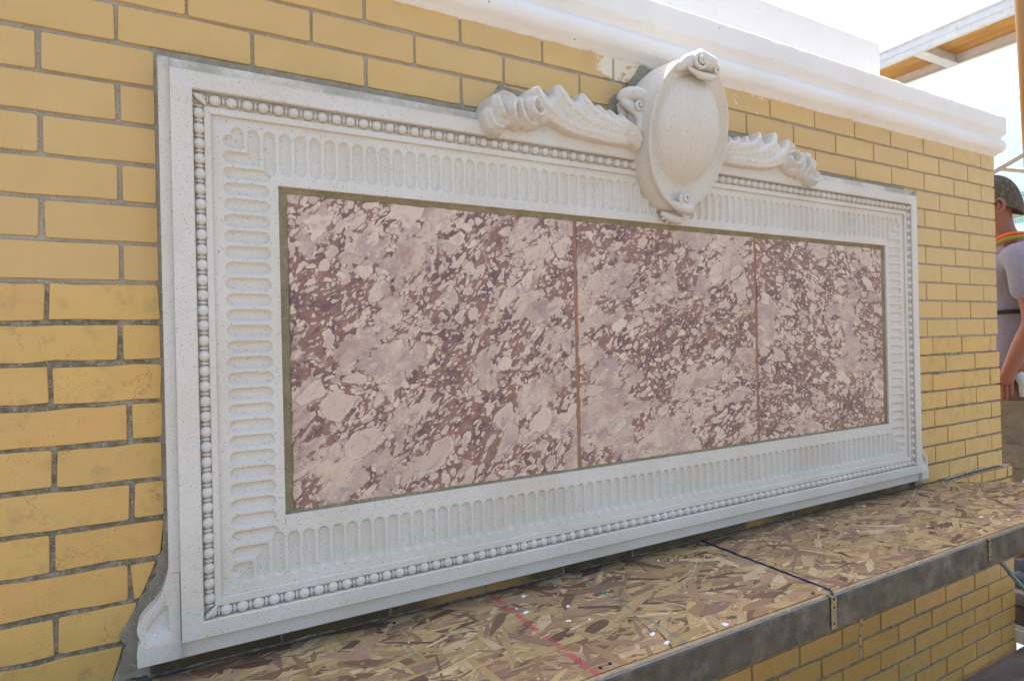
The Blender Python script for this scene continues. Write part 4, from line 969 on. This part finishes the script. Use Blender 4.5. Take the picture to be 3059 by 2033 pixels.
# ------------------------------------------------------------------ man beyond the wall end
man = thing('person', 'man in camouflage cap, grey shirt and khaki shorts beyond the wall end', 'person', (3.49, .14, -1.715))
def skin_body(name, pts, edges, rad, mat, parent, lv=2, root=0):
    me = bpy.data.meshes.new(name); me.from_pydata(pts, edges, []); me.update()
    o = bpy.data.objects.new(name, me); link(o)
    md = o.modifiers.new('s', 'SKIN'); md.use_smooth_shade = True; sub = o.modifiers.new('u', 'SUBSURF'); sub.levels = lv; sub.render_levels = lv
    sv = me.skin_vertices[0].data
    for i, r in enumerate(rad): sv[i].radius = r if hasattr(r, '__len__') else (r, r)
    sv[root].use_root = True
    dg = bpy.context.evaluated_depsgraph_get(); me2 = bpy.data.meshes.new_from_object(o.evaluated_get(dg)); bpy.data.objects.remove(o)
    me2.materials.clear(); me2.materials.append(mat); me2.polygons.foreach_set('use_smooth', [True] * len(me2.polygons))
    me2.name = name; return inst(name, me2, parent)
fx, fy = -.42, .907          # the way he faces; his left side is towards the camera
lx, ly = -.907, -.42         # towards his left
def W_(u, l, z): return (3.49 + fx * u + lx * l, .14 + fy * u + ly * l, z)
B = {}
pts = []; rad = []; edges = []
def v(p, r, prev=None):
    pts.append(p); rad.append(r); i = len(pts) - 1
    if prev is not None: edges.append((prev, i))
    return i
pel = v(W_(.0, 0, -.80), (.135, .105)); sp1 = v(W_(-.01, 0, -.62), (.125, .10), pel); sp2 = v(W_(-.03, 0, -.40), (.145, .11), sp1); sp3 = v(W_(-.03, 0, -.20), (.12, .10), sp2)
nk = v(W_(.0, 0, -.105), (.058, .055), sp3); nk2 = v(W_(.02, 0, -.03), (.052, .052), nk); hd1 = v(W_(.045, 0, .035), (.072, .075), nk2); hd2 = v(W_(.04, 0, .115), (.083, .095), hd1); hd3 = v(W_(.035, 0, .165), (.068, .08), hd2)
for s_ in (1, -1):
    if s_ > 0: sh, el, wr, hn = (3.315, .010, -.187), (3.318, -.024, -.488), (3.294, .065, -.711), (3.300, .083, -.768)
    else: sh, el, wr, hn = W_(-.02, -.19, -.185), W_(.06, -.24, -.47), W_(.26, -.16, -.62), W_(.33, -.13, -.66)
    a = v(sh, .055, sp3); b = v(tuple((np.array(sh) * .5 + np.array(el) * .5)), .050, a); c = v(el, .043, b); d_ = v(tuple(np.array(el) * .6 + np.array(wr) * .4), .043, c); e = v(wr, .029, d_); f_ = v(hn, (.038, .02), e)
    h = v(W_(.0, s_ * .095, -.88), .092, pel); k1 = v(W_(.02, s_ * .10, -1.06), .080, h); k2 = v(W_(.03, s_ * .10, -1.22), .058, k1); k3 = v(W_(-.01, s_ * .10, -1.36), .058, k2); k4 = v(W_(-.02, s_ * .10, -1.60), .036, k3)
    k5 = v(W_(-.01, s_ * .10, -1.675), .036, k4); k6 = v(W_(.14, s_ * .11, -1.690), (.040, .024), k5)
skin_body('body', pts, edges, rad, M_skin, man)
# fingers and thumb of the near hand
g = Geo()
hn = Vector((3.300, .083, -.768)); fw = Vector((fx, fy, 0)); lf_ = Vector((lx, ly, 0))
for k in range(4):
    o_ = fw * (.024 - .016 * k); ln = (.066, .074, .070, .056)[k]
    b0 = hn + o_ + Vector((0, 0, .004)); g.tube([b0, b0 + Vector((0, 0, -ln * .5)) + lf_ * .004, b0 + Vector((0, 0, -ln * .8)) - lf_ * .006, b0 + Vector((0, 0, -ln)) - lf_ * .016], [.0095, .0088, .0082, .0055], 8)
g.tube([hn + fw * .028 + Vector((0, 0, .02)), hn + fw * .045 + Vector((0, 0, -.008)), hn + fw * .046 + Vector((0, 0, -.034))], [.012, .010, .007], 8)
g.make('fingers', M_skin, man, 70)
# ear
g = Geo(); ec = Vector((3.297 + .03, .070 + .02, .048)); ec = Vector(W_(.028, .088, .052))
ring_ = [ec + fw * (-.019 * math.cos(a)) + Vector((0, 0, .030 * math.sin(a))) + lf_ * (.010 + .006 * math.cos(a)) for a in np.linspace(-2.3, 2.5, 16)]
g.tube(ring_, [.004] * 3 + [.006] * 10 + [.004] * 3, 8); g.tube([ec + fw * .008 - Vector((0, 0, .02)), ec + fw * -.004, ec + fw * .004 + Vector((0, 0, .014))], [.006, .009, .005], 8); g.make('ear', M_skin, man, 70)
# face: nose, brow, jaw on the far side
g = Geo(); g.tube([W_(.128, 0, .085), W_(.150, 0, .058), W_(.134, 0, .045)], [.008, .014, .010], 8); g.make('nose', M_skin, man, 70)
for s_ in (1, -1):
    g = Geo(); g.tube([W_(.112, s_ * .034, .083), W_(.122, s_ * .034, .083)], [.011, .009], 8); g.make('eye', M_glove, man, 70)
g = Geo(); g.tube([W_(.124, -.024, .012), W_(.132, 0, .014), W_(.124, .024, .012)], [.003, .006, .003], 8); g.make('mouth', simple('lips', (.36, .11, .09), .5), man, 70)
# cap
V = []; F = []; n, m = 28, 12
for i in range(m + 1):
    ph = math.pi / 2 * i / m
    for j in range(n):
        a = 2 * math.pi * j / n; ca, sa = math.cos(a), math.sin(a)
        u = .040 + .111 * ca * math.cos(ph) ** .75; l = .094 * sa * math.cos(ph) ** .75; z = .062 + .150 * math.sin(ph) - (.052 * max(0, -ca) ** 1.2) * (1 - i / m)
        q = Vector((a * 3, i * .5, 1)); V.append(W_(u + noise.noise(q) * .002, l, z + noise.noise(q * 2) * .002))
for i in range(m):
    for j in range(n): a = i * n + j; b = i * n + (j + 1) % n; F.append((a, b, b + n, a + n))
cap = mesh('cap', V, F, M_cap, man, 80)
g = Geo(); g.tube([W_(.040, 0, .208), W_(.040, 0, .216)], [.008, .005], 8); g.make('cap_button', M_cap, cap, 60)
V = []; F = []
for i in range(9):
    a = -1.0 + 2.0 * i / 8
    for k, r in enumerate((.10, .135, .165)): V.append(W_(.045 + r * math.cos(a) * 1.02, .092 * math.sin(a) * (1 + k * .05), .078 - k * .010 - .01 * abs(math.sin(a))))
for i in range(8):
    for k in range(2): q = i * 3 + k; F.append((q, q + 1, q + 4, q + 3))
mesh('cap_peak', V, F, M_cap, cap, 80)
# clothes
pts = []; rad = []; edges = []
a0 = v(W_(.0, 0, -.835), (.146, .122)); a1 = v(W_(-.01, 0, -.62), (.142, .118), a0); a2 = v(W_(-.035, 0, -.40), (.160, .128), a1); a3 = v(W_(-.035, 0, -.21), (.135, .118), a2); a4 = v(W_(.0, 0, -.110), (.070, .066), a3)
for s_ in (1, -1):
    sh, el = ((3.315, .010, -.187), (3.318, -.024, -.488)) if s_ > 0 else (W_(-.02, -.19, -.185), W_(.06, -.24, -.47))
    b_ = v(sh, .073, a3); c_ = v(tuple(np.array(sh) * .58 + np.array(el) * .42), .072, b_); d2 = v(tuple(np.array(sh) * .28 + np.array(el) * .72), .074, c_)
skin_body('shirt', pts, edges, rad, M_shirt, man)
pts = []; rad = []; edges = []
a0 = v(W_(.0, 0, -.800), (.152, .128))
for s_ in (1, -1):
    b_ = v(W_(.0, s_ * .095, -.93), .102, a0); c_ = v(W_(.02, s_ * .10, -1.06), .100, b_); d2 = v(W_(.03, s_ * .10, -1.245), .098, c_)
skin_body('shorts', pts, edges, rad, M_shorts, man)
g = Geo(); g.box((0, 0, 0), (1, 1, 1)); 
V = [W_(-.09 + .13 * u_, .205 + .012 * (1 if 0 < u_ < 1 else 0), -1.03 - .10 * z_) for z_ in (0, .15, 1) for u_ in (0, .5, 1)]
mesh('cargo_pocket', V, [(0, 3, 4, 1), (1, 4, 5, 2), (3, 6, 7, 4), (4, 7, 8, 5)], M_shorts, man, 60)
g = Geo(); g.tube(curve([W_(.07, .06, -.145), W_(.055, .090, -.115), W_(-.01, .105, -.085), W_(-.08, .06, -.090), W_(-.10, 0, -.10)], 5), .0095, 8); g.make('orange_strap', M_hiviz, man, 60)
g = Geo(); g.tube(curve([W_(.10, .055, -.20), W_(.085, .10, -.165), W_(.02, .125, -.115), W_(-.07, .10, -.105), W_(-.12, .02, -.14)], 5), .0105, 8); g.make('yellow_strap', M_olive, man, 60)
g = Geo(); g.tube(curve([W_(.13, .05, -.455), W_(.08, .135, -.445), W_(-.02, .155, -.44), W_(-.14, .08, -.45)], 5), .010, 6); g.make('chest_strap', M_black, man, 60)
g = Geo(); g.tube(curve([W_(.11, .06, -.735), W_(.05, .145, -.74), W_(-.06, .150, -.74), W_(-.14, .06, -.74)], 5), .020, 8); g.make('tool_belt', M_black, man, 60)
g = Geo(); g.tube([W_(-.02, .165, -.72), W_(-.045, .172, -.76), W_(-.04, .168, -.82)], [.022, .026, .016], 8); g.make('glove', M_glove, man, 60)
for s_ in (1, -1):
    g = Geo(); g.tube([W_(-.05, s_ * .10, -1.690), W_(.02, s_ * .105, -1.682), W_(.14, s_ * .11, -1.695), W_(.185, s_ * .112, -1.702)], [.030, .046, .042, .024], 12); g.make('boot', M_wood_dark, man, 60)
